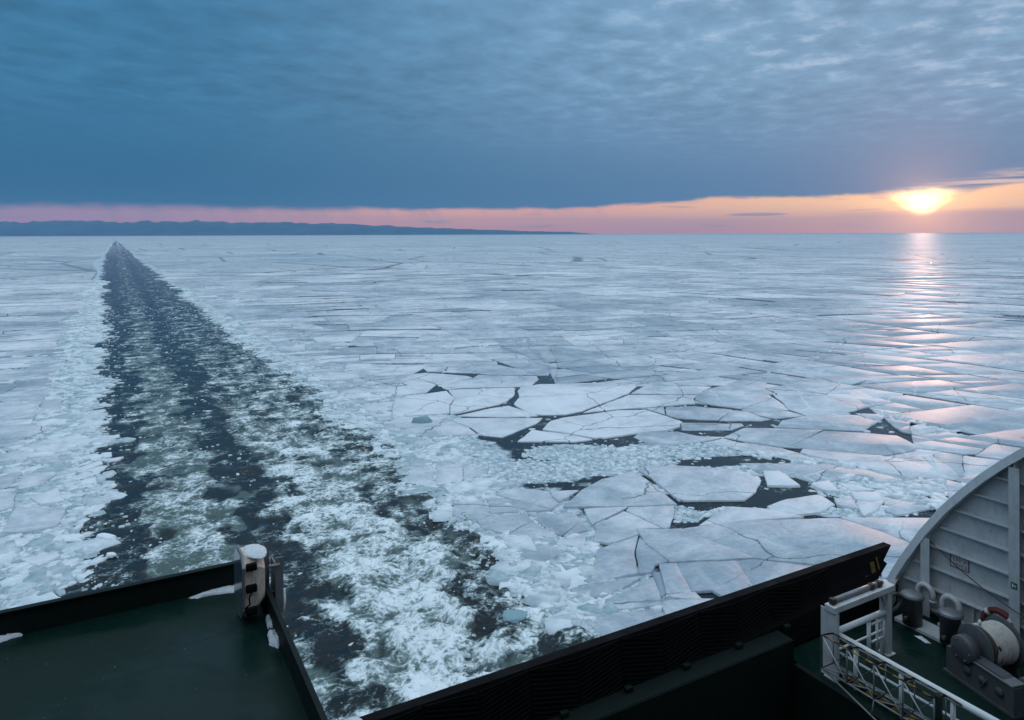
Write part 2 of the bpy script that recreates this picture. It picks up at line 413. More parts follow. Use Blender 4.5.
wnorm = n.bump(n.add(n.mul(n.noise(p, 1.6, 6, .6, .6), 1.0), n.mul(n.noise(p, 7, 4, .6, .4), .3)), .55, n.lin(n.attr('rough'), 0, 1, .012, .16))
water = n.bsdf((.004, .009, .012), .10, 0, wnorm, 1.333, .32)
grn = n.bsdf(n.mix(a2, (.035, .065, .060), (.12, .175, .160)), .35, 0, wnorm, 1.333)
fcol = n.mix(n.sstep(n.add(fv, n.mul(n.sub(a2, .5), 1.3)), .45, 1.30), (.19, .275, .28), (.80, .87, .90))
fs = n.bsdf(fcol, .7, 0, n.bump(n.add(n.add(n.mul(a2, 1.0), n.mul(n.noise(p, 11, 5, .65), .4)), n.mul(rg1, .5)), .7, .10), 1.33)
sl_ = n.noise(q, 2.4, 6, .65, .5)
scol = n.mix(n.sstep(sl_, .36, .64), (.26, .36, .41), (.62, .71, .76))
ss_ = n.bsdf(scol, .5, 0, n.bump(n.add(sl_, n.noise(p, 9, 4, .6)), .7, .12), 1.31)
def mixsh(f, a, b):
    mx = n.n.new('ShaderNodeMixShader'); n.set(mx.inputs[0], f); n.l.new(a, mx.inputs[1]); n.l.new(b, mx.inputs[2]); return mx.outputs[0]
sfac = n.sstep(n.add(n.mul(slush, 1.2), n.mul(n.sub(n.noise(q, .8, 5, .6), .5), 1.2)), .38, .62)
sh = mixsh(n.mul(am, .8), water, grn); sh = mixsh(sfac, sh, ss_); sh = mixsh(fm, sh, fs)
finish(n, out, sh); M['water'] = m_

# ------------------------------------------------------------------ water sheet with the ship's wake
def wob(Y, k): return fbm(Y * .05, Y * 0 + k, 3, 40) * 2.6 + fbm(Y * .28, Y * 0 + k + 5, 3, 41) * 2.4
def XL(Y): return -1.6 - .010 * np.minimum(Y, 600) + 5.0 * sst(Y, 400, 3000)
def XR(Y): return 20.0 + .0 * Y - .010 * np.clip(Y - 100, 0, 500) - 7.5 * sst(Y, 500, 3000)
xs = np.concatenate([-np.geomspace(36000, 16, 34), np.linspace(-14, 44, 420), np.geomspace(46, 36000, 36)])
ys = np.concatenate([-np.geomspace(3000, 6, 6), [-3., 3.], np.geomspace(8, 1400, 1350), np.geomspace(1450, 36000, 40)])
gx, gy = np.meshgrid(xs, ys); gx = gx.ravel(); gy = gy.ravel()
Yc = np.clip(gy, 5, None)
wig = fbm(gx * .25, gy * .18, 4, 44) * 2.2 - np.where(gx < 8, wob(gy, 3.3), wob(gy, 9.7)) * np.clip(np.abs(gx - 8) / 6, 0, 1)
X = gx + wig; Xw = gx + wig * 1.0 + fbm(gx * .55, gy * .4, 4, 47) * 3.2
xl, xr = XL(Yc), XR(Yc)
def lane(c, hw, soft, x=None):
    x = X if x is None else x
    return 1 - sst(np.abs(x - c), hw, hw + soft)
spread = 1.0
Xs = Xw / spread
inside = sst(X, xl - .3, xl + .7) * (1 - sst(X, xr - .8, xr + .8))
fade = np.exp(-np.clip(Yc - 45, 0, None) / 75)
bandA = lane(4.1, 1.5, 2.2, Xs) * (.14 + .17 * fade)
bandB = lane(12.9, 2.3, 2.4, Xs) * (.08 + .30 * fade)
bandB2 = lane(13.4, 1.8, 2.5, Xs) * .30 * np.exp(-np.clip(Yc - 18, 0, None) / 22)
bandC = lane(19.6, 1.6 , 1.8, Xs) * (.14 + .24 * fade)
strk = fbm(gx * .9, gy * .22, 4, 60) * .30 + fbm(gx * .5, gy * .45, 4, 66) * .45 * (.4 + .6 * fade)
dens = (bandA + bandB + bandB2 + bandC) + strk * 1.15 + .15
dens -= lane(.2, .7, 1.0, Xs) * .14 + lane(8.0, .8, 1.1, Xs) * .18 + lane(17.4, 1.1, 1.2, Xs) * .22 * np.exp(-np.clip(Yc - 34, 0, None) / 14)
far_dark = sst(Yc, 90, 320)
dens = dens * (1 - .15 * far_dark)
foam = np.clip(dens, 0, 1.1) * inside
aer = np.clip((bandA * 3.2 + bandB * 2.0 + bandC) + fbm(gx * .35, gy * .3, 3, 80) * .7, 0, 1) * inside * (1 - .55 * far_dark)
# slush on both shoulders
shl = sst(X, xl - 8 - .05 * Yc, xl - 4) * (1 - sst(X, xl - .2, xl + 1.2)) 
shr = sst(X, xr - 1.6, xr + .5) * (1 - sst(X, xr + 2 + .08 * Yc, xr + 5 + .10 * Yc))
slush = np.clip(shl + shr, 0, 1) * .62
slush = np.maximum(slush, inside * (.36 * sst(Yc, 120, 1500) + (fbm(gx * .35, gy * .06, 4, 300) * .8) * sst(Yc, 100, 500)))
patches = [(575, 453, 55, 9, .75), (655, 489, 45, 5, .7), (525, 472, 75, 12, .60), (610, 464, 70, 12, .75), (690, 450, 80, 7, .75), (868, 487, 62, 14, .62), (685, 515, 18, 8, .55), (800, 470, 90, 7, .75), (525, 570, 22, 26, .6), (590, 610, 40, 26, .5), (450, 470, 60, 12, .6), (655, 456, 60, 5, .6), (735, 514, 40, 5, .55), (860, 513, 60, 5, .6), (620, 500, 60, 30, .36), (840, 440, 80, 30, .3), (640, 400, 140, 20, .27)]
for (a, b, rx_, ry_, k) in patches:
    c0 = gp(a, b); c1 = gp(a + rx_, b); c2 = gp(a, b - ry_)
    wx = math.hypot(c1[0] - c0[0], c1[1] - c0[1]); wy = math.hypot(c2[0] - c0[0], c2[1] - c0[1])
    ux, uy = cy, -sy; lx = (gx - c0[0]) * ux + (gy - c0[1]) * uy; ly = (gx - c0[0]) * sy + (gy - c0[1]) * cy
    slush = np.maximum(slush, k * (1 - sst(np.hypot(lx / wx, ly / wy), .7, 1.2)))
turb = inside * (.25 + .75 * np.clip(bandA + bandB + bandB2 + bandC, 0, 1)) * (.25 + .75 * np.exp(-np.clip(Yc - 20, 0, None) / 60))
wv1 = fbm(gx * .42 + .6 * fbm(gx * .3, gy * .3, 2, 3), gy * .42, 4, 90, .55)
rid = 1 - np.abs(fbm(gx * .75, gy * .6, 4, 120, .55)) * 3
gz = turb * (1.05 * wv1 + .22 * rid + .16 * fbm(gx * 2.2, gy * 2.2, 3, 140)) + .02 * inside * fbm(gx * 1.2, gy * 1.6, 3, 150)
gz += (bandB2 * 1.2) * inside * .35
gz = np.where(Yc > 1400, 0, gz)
nx, ny = len(xs), len(ys)
idx = np.arange(nx * ny).reshape(ny, nx)
quads = np.stack([idx[:-1, :-1], idx[:-1, 1:], idx[1:, 1:], idx[1:, :-1]], -1).reshape(-1, 4)
def np_mesh(name, co, faces_flat, counts, attrs=None, smooth=False):
    me = bpy.data.meshes.new(name); me.vertices.add(len(co)); me.vertices.foreach_set('co', co.astype(np.float32).ravel())
    me.loops.add(len(faces_flat)); me.loops.foreach_set('vertex_index', faces_flat.astype(np.int32))
    me.polygons.add(len(counts)); st = np.concatenate([[0], np.cumsum(counts)[:-1]])
    me.polygons.foreach_set('loop_start', st.astype(np.int32))
    if smooth: me.polygons.foreach_set('use_smooth', np.ones(len(counts), bool))
    me.update(calc_edges=True)
    for k, v in (attrs or {}).items():
        a = me.attributes.new(k, 'FLOAT', 'POINT'); a.data.foreach_set('value', v.astype(np.float32))
    me.validate()
    return me
me = np_mesh('sea_water', np.stack([gx, gy, gz], -1), quads.ravel(), np.full(len(quads), 4),
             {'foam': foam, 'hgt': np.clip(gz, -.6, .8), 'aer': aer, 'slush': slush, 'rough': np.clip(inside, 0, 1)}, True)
tag(link('sea', me, M['water']), kind='structure')

# ------------------------------------------------------------------ far frozen sea on both sides of the wake
def far_sheet():
    vs, fs, cs_ = [], [], []
    Y = np.concatenate([np.geomspace(330, 36000, 60)])
    for side in (-1, 1):
        base = len(vs)
        cols = np.concatenate([[0], np.geomspace(4, 36000, 24)])
        for yy in Y:
            e = (XL(yy) - 4 + 2.0 * math.sin(yy * .02)) if side < 0 else (XR(yy) + 1 + 2.5 * math.sin(yy * .015 + 1))
            kk = float(sst(np.array([yy]), 1400, 3200)[0]); e = e * (1 - kk) + (2.5 - side * .3) * kk
            for c_ in cols: vs.append((float(e) + side * c_, yy, .10))
        nc = len(cols)
        for i in range(len(Y) - 1):
            for j in range(nc - 1):
                a = base + i * nc + j; q_ = [a, a + 1, a + nc + 1, a + nc]
                if side < 0: q_ = q_[::-1]
                fs += q_; cs_.append(4)
    # ground sheet to the right and left, nearer than 330 m but outside the photograph's reach
    for (x0, x1, y0, y1) in ((430, 36000, -3000, 330), (-36000, -170, -3000, 330)):
        a = len(vs); vs.extend([(x0, y0, .1), (x1, y0, .1), (x1, y1, .1), (x0, y1, .1)]); fs += [a, a + 1, a + 2, a + 3]; cs_.append(4)
    co = np.array(vs); me = np_mesh('frozen_sea', co, np.array(fs), np.array(cs_), {'tone': np.full(len(co), .5)})
    return tag(link('frozen_sea', me, M['ice_far']), kind='structure')
far_sheet()

# ------------------------------------------------------------------ ice floes
T = {1: (380, 330, 5.12), 2: (560, 330, 5.12), 3: (740, 330, 5.12), 4: (380, 450, 5.12), 5: (560, 450, 5.12), 6: (740, 450, 5.12),
     7: (540, 540, 5.12), 8: (0, 380, 5.12), 9: (0, 490, 5.54), 0: (0, 0, 1.0)}
# (tile, outline, tone, freeboard, label)
HERO = [
 (1, [(120,225),(270,280),(225,318),(70,335),(20,290),(60,225)], .55, .09, "pale floe at the left end of the dark crack nearest the wake"),
 (1, [(135,228),(220,218),(430,232),(455,240),(370,265),(285,277)], .6, .08, "thin pointed pale floe above the left end of the long curved crack"),
 (1, [(290,283),(460,245),(490,228),(790,235),(800,250),(765,285),(700,288),(420,295),(345,303)], .6, .10, "long narrow pale floe just left of the widest dark lead"),
 (1, [(495,220),(600,178),(700,200),(780,228),(600,226)], .62, .08, "small lens shaped floe above the long narrow floe"),
 (1, [(300,145),(345,160),(540,140),(590,165),(590,178),(490,218),(230,210),(200,180)], .55, .07, "wide flat floe in the far left row beside the crushed ice"),
 (1, [(605,160),(560,138),(690,135),(830,142),(865,190),(850,230),(795,230),(700,198)], .5, .08, "dull pale floe touching the top of the widest dark lead"),
 (1, [(75,350),(330,312),(375,350),(350,380),(348,425),(240,430),(100,440),(62,430)], .6, .10, "squarish pale floe with a jagged right edge at the left of the floe field"),
 (1, [(345,308),(430,302),(670,295),(685,300),(680,330),(640,372),(560,388),(375,428),(358,425),(360,385),(382,350)], .62, .11, "broad pale floe between the jagged crack and the winding dark lead"),
 (1, [(395,438),(560,402),(655,388),(800,438),(640,445)], .62, .09, "low triangular floe under the winding dark lead"),
 (1, [(390,452),(820,452),(790,480),(700,515),(620,546),(530,538),(505,528),(460,495),(370,462)], .62, .10, "wide pale floe left of the broad black wedge of water"),
 (1, [(285,458),(370,470),(435,495),(485,530),(240,546),(90,528),(75,520)], .55, .09, "pale floe with a curved right end just above the crushed ice"),
 (1, [(90,447),(330,437),(335,448),(60,516),(30,520),(20,480)], .55, .08, "slim wedge floe at the far left below the straight crack"),
 (0, [(513.5,404),(519,397),(518,391),(521,387),(540,384),(560,384),(597,383),(632,382),(635,386.5),(628,393),(607,401),(581,410.5),(566,414),(541,414.5),(530,413)], .68, .12, "large pale floe in the middle with water wrapped round its left side"),
 (2, [(412,300),(458,268),(490,262),(640,280),(770,292),(700,327),(570,328),(368,324)], .6, .10, "wedge floe right of the small black notch in the long diagonal crack"),
 (2, [(352,334),(575,334),(698,334),(680,350),(683,376),(560,384),(430,395),(300,403),(125,420)], .68, .12, "long bright floe below the diagonal crack, tapering to the left"),
 (0, [(551,421),(562,418),(618,410.5),(644,410),(663,415.5),(677,420.5),(679,426),(665,430),(638,432),(604,437.5),(600,436.5),(596,437.5),(560,431.5),(543,429)], .74, .17, "brightest big floe with a raised snowy ridge along its right end"),
 (0, [(532.5,430),(555,433),(566,434),(591,439),(572,441),(518,441)], .74, .12, "bright sliver floe right below the black wedge of water"),
 (2, [(440,403),(525,395),(532,429)], .5, .07, "tiny triangular floe on the upper edge of the ridged floe"),
 (2, [(545,397),(680,391),(870,408),(800,460),(700,456),(600,450),(545,434)], .5, .10, "grey floe right of the ridged floe with a dark gap beneath it"),
 (2, [(622,476),(920,480),(930,490),(870,511),(700,513),(628,511)], .42, .08, "thin grey floe pointing right from the tip of the ridged floe"),
 (0, [(732,410),(760,412.5),(786,411),(803,416),(787,417),(760,420.5),(720,420.5)], .45, .09, "flat grey floe left of the small black pool"),
 (0, [(743.6,428),(775,428.5),(821,430),(785,447),(742,440.5),(724,437)], .45, .10, "grey four sided floe below the small black pool"),
 (2, [(380,548),(420,523),(600,521),(700,543),(828,548),(720,570),(650,580),(560,590),(470,592)], .42, .09, "dull grey floe directly below the ridged floe's right half"),
 (0, [(703,443),(724,439),(740,443),(783,449),(798.6,453.5),(821,462),(795,461),(779,457),(752,453),(736,449)], .5, .08, "narrow grey floe running along the upper edge of the broken ridge"),
 (3, [(322,609),(720,643),(550,684),(442,681),(307,629)], .5, .10, "grey diamond floe above the left end of the crushed belt by the ship's right side"),
 (3, [(240,600),(430,517),(620,527),(800,542),(928,607),(740,640),(330,604)], .42, .11, "wide grey floe below the thin brown black crack"),
 (3, [(335,441),(430,434),(595,437),(695,470),(620,516),(440,508),(192,496),(217,462)], .45, .10, "grey floe just right of the small black pool"),
 (3, [(595,428),(735,434),(718,458),(692,466)], .55, .08, "little triangular floe left of the lump where pink light falls"),
 (3, [(168,327),(400,314),(590,302),(718,375),(545,420),(560,430),(335,437),(245,405),(228,378)], .48, .10, "big bluish floe crossed by fine lines, left of the pink reflection"),
 (3, [(12,410),(150,334),(222,385),(238,408),(120,419)], .45, .09, "triangular grey floe pointing up under the frosty streak"),
 (2, [(705,330),(780,299),(960,248),(1050,252),(1070,345),(940,403),(690,372)], .45, .10, "grey floe with a curved crack along its left edge"),
 (6, [(552,74),(722,30),(800,45),(1024,92),(900,138),(800,128),(650,93)], .5, .10, "smooth floe behind the crushed belt near the right edge of the field"),
 (0, [(886,457),(922,450),(947,466),(960,480),(925,478),(900,470)], .5, .09, "smooth floe near the top of the white curved bulwark"),
 (4, [(65,95),(265,75),(275,110),(262,170),(230,192),(150,160)], .55, .09, "blunt floe at the wake's edge left of a short dark gap"),
 (4, [(292,62),(380,45),(412,65),(420,150),(287,178),(282,165)], .55, .10, "small square floe right of a short dark gap by the wake"),
 (4, [(425,80),(550,85),(540,120),(430,145)], .5, .08, "faint small floe between the square floe and the brash patch"),
 (4, [(602,220),(690,197),(858,213),(868,240),(906,272),(868,296),(760,272),(640,240)], .6, .11, "pale floe left of the small notched one below the brash patch"),
 (4, [(873,212),(1008,207),(915,263),(884,240)], .58, .09, "small notched floe wedged above the dark channel"),
 (5, [(18,288),(110,207),(210,152),(370,110),(455,165),(590,276),(350,286)], .5, .12, "half dome shaped floe with a frosty freckled oval on it"),
 (5, [(388,95),(490,77),(760,89),(940,112),(1020,152),(995,210),(935,253),(608,256),(492,163)], .55, .12, "large floe right of the half dome one, its right end worn white"),
 (5, [(118,302),(335,293),(160,378)], .6, .10, "triangular floe under the half dome floe"),
 (5, [(352,296),(575,287),(572,340),(553,388),(525,396),(340,312)], .6, .10, "three cornered floe below the right corner of the half dome floe"),
 (5, [(172,390),(322,316),(508,398),(392,406),(396,430),(250,474),(172,465),(182,410)], .62, .11, "bright floe beside the vertical black channel"),
 (0, [(527.5,515),(574.5,514),(585.3,530),(560,536.5),(561.6,536.5),(546,528)], .5, .10, "grey kite shaped floe left of the vertical black channel"),
 (4, [(552,268),(600,243),(730,267),(866,305),(562,321)], .5, .09, "thin greyish floe tucked under the pale floe by the brash"),
 (4, [(492,347),(730,327),(800,382),(906,445),(830,456),(720,443),(600,418),(520,400)], .52, .10, "long floe sloping into the wake with a teal right edge"),
 (4, [(372,277),(518,248),(537,318),(430,353),(372,330)], .55, .09, "rounded small floe touching the churning water"),
 (4, [(402,262),(490,207),(520,242)], .55, .08, "tiny triangular floe on top of the rounded small one"),
 (4, [(692,502),(868,487),(936,520),(830,576),(722,545)], .45, .09, "greenish floe next to the tangle of glassy slabs"),
 (0, [(550,543.5),(567,539),(585,536),(582,547.3),(565,545.3)], .7, .10, "bright thin slab pointing left beside the black channel"),
 (5, [(182,512),(392,440),(375,520),(388,628),(162,672)], .52, .12, "upright four sided floe with a dark crack down its right side"),
 (5, [(402,452),(548,570),(480,588),(465,622),(403,630),(387,520)], .45, .10, "teal tinted floe tucked under the corner of the big overlapping slab"),
 (5, [(390,407),(610,404),(978,550),(562,571),(440,480)], .5, .16, "big overlapping slab with a sharp upper left corner"),
 (0, [(682,529),(740,521),(838,518.5),(880,532),(916,547),(905,577),(832,577),(824,565),(752.5,558)], .45, .15, "widest grey floe behind the ship's dark ramp"),
 (0, [(841,518),(937,518),(962,530),(917,546),(882,531.5)], .6, .13, "smooth pale floe meeting the foot of the white curved bulwark"),
 (7, [(605,124),(698,121),(763,265),(642,273)], .55, .13, "light rectangular slab at the left of the slabs over the ramp"),
 (7, [(705,121),(998,108),(1060,200),(1100,270),(930,288),(872,256),(767,262)], .45, .12, "rough grey slab above the middle of the dark ramp"),
 (0, [(735.5,561),(752,559.5),(822,567.5),(832,580),(790,612),(760,602),(748,590)], .42, .12, "grey slab along the dark ramp right of a short dark crack"),
 (7, [(642,286),(780,267),(822,300),(900,302),(1030,294),(900,370),(650,440),(620,332)], .55, .11, "lowest slab touching the dark ramp's upper edge"),
 (7, [(342,306),(573,192),(600,270),(618,333),(402,356)], .5, .11, "triangular floe with a frosty star near its right edge"),
 (7, [(152,250),(280,222),(498,197),(312,298),(160,270)], .5, .09, "slender floe pointing right between two black gaps"),
 (7, [(242,392),(560,358),(636,387),(640,440),(440,510),(300,500),(240,440)], .42, .09, "misty grey floe washed by foam beside the dark ramp"),
 (7, [(50,187),(150,167),(150,230),(110,240)], .6, .08, "small squarish piece at the wake's foamy edge"),
 (7, [(572,172),(608,166),(640,270),(612,290)], .25, .05, "narrow sunken teal slab under the light rectangular one"),
 (6, [(120,110),(200,110),(300,180),(140,178)], .72, .15, "bright slab lying on the left shore of the brown black pool"),
 (6, [(140,290),(230,255),(400,230),(478,280),(400,318),(180,340)], .65, .13, "bright crumpled slab below the brown black pool"),
 (6, [(592,272),(732,262),(702,300),(632,335)], .7, .16, "lower of two stacked bright slabs in the crushed belt"),
 (6, [(562,217),(690,217),(728,254),(602,269)], .7, .18, "upper of two stacked bright slabs in the crushed belt"),
 (6, [(482,252),(560,242),(598,298),(500,280)], .6, .16, "tilted slab whose lower edge glows pink"),
 (6, [(742,252),(900,267),(962,300),(800,333),(742,310)], .5, .08, "smooth teal slab right of the stacked slabs"),
 (6, [(352,170),(450,158),(500,210),(420,202)], .7, .14, "pointed bright slab on the far shore of the brown black pool"),
 (6, [(498,166),(680,206),(562,207)], .62, .12, "knife shaped slab above the stacked slabs"),
 (6, [(0,72),(430,72),(640,102),(860,160),(720,168),(510,155),(350,162),(200,113),(130,125),(60,100)], .35, .05, "thin greenish sheet of young ice behind the brown black pool"),
 (0, [(698.7,525),(726,507),(760,509),(800,517),(760,520),(720,524)], .62, .12, "pale wedge floe between the big worn floe and the widest grey one"),
 (0, [(918,549),(962,531),(1010,545),(1010,660),(830,660),(834,580),(907,579)], .5, .12, "floe hidden mostly behind the white curved bulwark"),
 # left of the wake
 (8, [(-60,130),(0,125),(190,112),(183,145),(150,188),(20,213),(-60,200)], .5, .10, "smooth floe at the left edge, upper of the pair by the picture's side"),
 (8, [(202,112),(300,102),(300,163),(168,183),(202,150)], .5, .09, "small floe with a black crack under it left of the wake"),
 (8, [(130,472),(258,467),(278,482),(210,533),(92,558),(97,520)], .6, .11, "pale floe halfway down the left side of the wake"),
 (9, [(90,97),(350,112),(300,198),(150,233),(12,233),(50,150)], .58, .15, "largest floe left of the wake, flat and pale"),
 (8, [(382,460),(510,417),(518,430),(430,463)], .7, .10, "lone bright pointed floe drifting at the wake's left edge"),
 (8, [(525,411),(620,396),(590,413)], .65, .08, "thin bright splinter right beside the dark water left in the wake"),
 (8, [(-60,570),(70,587),(58,648),(0,668),(-60,660)], .6, .12, "floe cut by the left edge of the picture above the largest left one"),
 (8, [(-40,505),(98,472),(108,482),(30,553),(-40,560)], .5, .10, "grey floe at the left edge below a black thread of water"),
 (8, [(172,322),(330,322),(338,358),(250,378),(152,350)], .6, .11, "pale floe among crushed ice in the upper left"),
 (8, [(162,407),(278,387),(298,418),(200,428)], .6, .10, "small bright floe in the crushed ice left of the wake"),
 (8, [(152,602),(288,562),(320,618),(205,636)], .66, .13, "snow topped floe right above the largest left floe"),
 (8, [(0,240),(140,230),(260,245),(150,290),(0,300)], .58, .10, "long floe lying flat in the crushed ice on the left"),
 (8, [(-40,390),(60,372),(150,375),(120,410),(-40,420)], .5, .10, "dull floe near the left edge under the long flat one"),
 (9, [(110,385),(310,350),(320,365),(210,420)], .7, .16, "bright slab in the crushed ice near the green deck's far edge"),
]
def warp(p, d):
    a = .0016 * d + .03
    x, y = np.array([p[0]]), np.array([p[1]])
    dd = math.hypot(*p); bg = 5.0 * float(sst(np.array([dd]), 70, 170)[0])
    if bg > 0: p = (p[0] + bg * float(fbm(x * .03, y * .03, 3, 230)[0]) * 1.5, p[1] + bg * float(fbm(x * .03, y * .03, 3, 240)[0]) * 1.5)
    return (p[0] + float(a * 2.2 * fbm(x * .5, y * .5, 4, 200)[0]), p[1] + float(a * 2.2 * fbm(x * .5, y * .5, 4, 210)[0]))
def poly_area(P_):
    a = 0
    for (x0, y0), (x1, y1) in zip(P_, P_[1:] + P_[:1]): a += x0 * y1 - x1 * y0
    return a / 2
def rough_outline(P_, step, d):
    out_ = []
    for (x0, y0), (x1, y1) in zip(P_, P_[1:] + P_[:1]):
        L = math.hypot(x1 - x0, y1 - y0); k = max(1, min(40, int(L / step)))
        for i in range(k): out_.append(warp((x0 + (x1 - x0) * i / k, y0 + (y1 - y0) * i / k), d))
    return out_
def floe_arrays(P_, top, tone, tilt=(0, 0), depth=.22):
    """slab: top outline, a slightly wider chamfer ring, bottom outline"""
    P_ = [tuple(q_) for q_ in P_]
    if poly_area(P_) < 0: P_ = P_[::-1]
    n_ = len(P_); cx = sum(q_[0] for q_ in P_) / n_; cy_ = sum(q_[1] for q_ in P_) / n_
    v = []
    R = math.sqrt(abs(poly_area(P_)) / math.pi) + 1e-3
    for k, (s_, zo) in enumerate(((1 - .05 / max(R, .3), top), (1.0, top - .035), (.985, -depth))):
        for (x, y) in P_:
            X_, Y_ = (x - cx) * s_, (y - cy_) * s_
            jit = 0 if k == 0 else random.uniform(-.012, .012)
            v.append((X_ + jit, Y_ + jit, zo + X_ * tilt[0] + Y_ * tilt[1]))
    f = [list(range(n_))]
    for r in range(2):
        for i in range(n_):
            j = (i + 1) % n_; f.append([r * n_ + i, (r + 1) * n_ + i, (r + 1) * n_ + j, r * n_ + j])
    return v, f, (cx, cy_), [tone] * len(v)
def floe_object(P_, top, tone, label, group, tilt=(0, 0), name='ice_floe'):
    v, f, c_, t_ = floe_arrays(P_, top, tone, tilt)
    co = np.array(v); fl = np.concatenate([np.array(q_) for q_ in f]); cn = np.array([len(q_) for q_ in f])
    me = np_mesh(name, co, fl, cn, {'tone': np.array(t_)})
    o = link(name, me, M['ice'], None, (c_[0], c_[1], 0)); tag(o, label, 'ice floe', group); return o
hero_world = []
for (tl, pts, tone, fb, lab) in HERO:
    ox, oy, k = T[tl]; px_pts = [(ox + a / k, oy + b / k) for a, b in pts]
    wp = [gp(a, b, fb) for a, b in px_pts]
    c_ = (sum(q_[0] for q_ in wp) / len(wp), sum(q_[1] for q_ in wp) / len(wp)); d = math.hypot(*c_)
    R = math.sqrt(abs(poly_area(wp)) / math.pi)
    s_ = 1 + (.0014 * d) / R; fb = fb + .0006 * len(hero_world)
    wp = [(c_[0] + (x - c_[0]) * s_, c_[1] + (y - c_[1]) * s_) for x, y in wp]
    wp = rough_outline(wp, .35 + .006 * d, d * .35)
    hero_world.append((wp, c_, R))
    til = (random.uniform(-1, 1) * .010 / max(R, 1), random.uniform(-1, 1) * .010 / max(R, 1))
    floe_object(wp, fb, tone, lab, None, til)

# background pack: straight fractures cut a plain into floes
def clip(P_, nx_, ny_, c_):
    out_ = []
    for (a, b) in zip(P_, P_[1:] + P_[:1]):
        da = a[0] * nx_ + a[1] * ny_ - c_; db = b[0] * nx_ + b[1] * ny_ - c_
        if da <= 0: out_.append(a)
        if (da < 0 < db) or (db < 0 < da):
            t = da / (da - db); out_.append((a[0] + t * (b[0] - a[0]), a[1] + t * (b[1] - a[1])))
    return out_
zones_px = [[(398,380),(432,363),(540,361),(556,386),(560,446),(383,450)], [(556,389),(745,386),(745,450),(560,450)],
            [(745,396),(850,395),(912,442),(915,456),(745,456)], [(400,443),(905,443),(940,476),(962,540),(962,660),(560,719),(490,600)]]
zones = []
for zp in zones_px:
    wz = [gp(a, b) for a, b in zp]
    if poly_area(wz) < 0: wz = wz[::-1]
    zones.append(wz)
def subtract(P_, Z):
    """pieces of convex P_ outside convex Z (ccw)"""
    res = []; cur = P_; core = P_
    for (a, b) in zip(Z, Z[1:] + Z[:1]):
        ex, ey = b[0] - a[0], b[1] - a[1]; L = math.hypot(ex, ey); core = clip(core, ey / L, -ex / L, (ey * a[0] - ex * a[1]) / L)
        if len(core) < 3: return [P_]
    if abs(poly_area(core)) < .3: return [P_]
    for (a, b) in zip(Z, Z[1:] + Z[:1]):
        ex, ey = b[0] - a[0], b[1] - a[1]; nx_, ny_ = ey, -ex; L = math.hypot(nx_, ny_); nx_ /= L; ny_ /= L; c_ = nx_ * a[0] + ny_ * a[1]
        o_ = clip(cur, -nx_, -ny_, -c_)          # outside this edge
        if len(o_) > 2 and abs(poly_area(o_)) > .05: res.append(o_)
        cur = clip(cur, nx_, ny_, c_)
        if len(cur) < 3: return res
    return res
R2 = random.Random(8)
def target_area(x, y):
    d = math.hypot(x, y)
    base = .0052 * d * d if d < 190 else 188 + (d - 190) * 1.6
    base *= math.exp(R2.gauss(0, .75))
    xr_, xl_ = float(XR(y)), float(XL(y))
    side = (x - xr_) if x > 5 else (xl_ - x)
    k = min(1, max(.05, (side + 1) / 22)) if x > 5 else min(1, max(.10, (side + 2) / 16))
    return max(1.2, base * k)
cells = []
def split(P_, lvl=0):
    n_ = len(P_); cx = sum(q_[0] for q_ in P_) / n_; cy_ = sum(q_[1] for q_ in P_) / n_
    A = abs(poly_area(P_))
    if A < 1.0: return
    if lvl > 30 or A < target_area(cx, cy_): cells.append(P_); return
    # principal direction; floes end up longer across the view than along it
    K_ = 1.5
    xs_ = [(q_[0] - cx) * sy + (q_[1] - cy_) * cy for q_ in P_]; ys_ = [((q_[0] - cx) * cy - (q_[1] - cy_) * sy) / K_ for q_ in P_]
    sxx = sum(a * a for a in xs_); syy = sum(a * a for a in ys_); sxy = sum(a * b for a, b in zip(xs_, ys_))
    th0 = .5 * math.atan2(2 * sxy, sxx - syy); best = None
    for tr in range(7):
        th = th0 + R2.gauss(0, .38)
        na, nb_ = math.cos(th), math.sin(th) / K_; L_ = math.hypot(na, nb_); na /= L_; nb_ /= L_
        nx_, ny_ = na * sy + nb_ * cy, na * cy - nb_ * sy; off = R2.gauss(0, .13) * math.sqrt(A)
        c_ = nx_ * cx + ny_ * cy_ + off
        ch = [clip(P_, sg * nx_, sg * ny_, sg * c_) for sg in (1, -1)]
        if min(len(q_) for q_ in ch) < 3: continue
        sc_ = 9
        for q_ in ch:
            w_ = [(x * sy + y * cy, (x * cy - y * sy) / K_) for x, y in q_]
            per = sum(math.hypot(a[0] - b[0], a[1] - b[1]) for a, b in zip(w_, w_[1:] + w_[:1]))
            sc_ = min(sc_, abs(poly_area(w_)) / (per * per + 1e-9))
        if best is None or sc_ + (0 if tr else .004) > best[0]: best = (sc_, ch)
    if best is None: return
    for q_ in best[1]: split(q_, lvl + 1)
def right_edge(y): return float(XR(y)) + 2.5
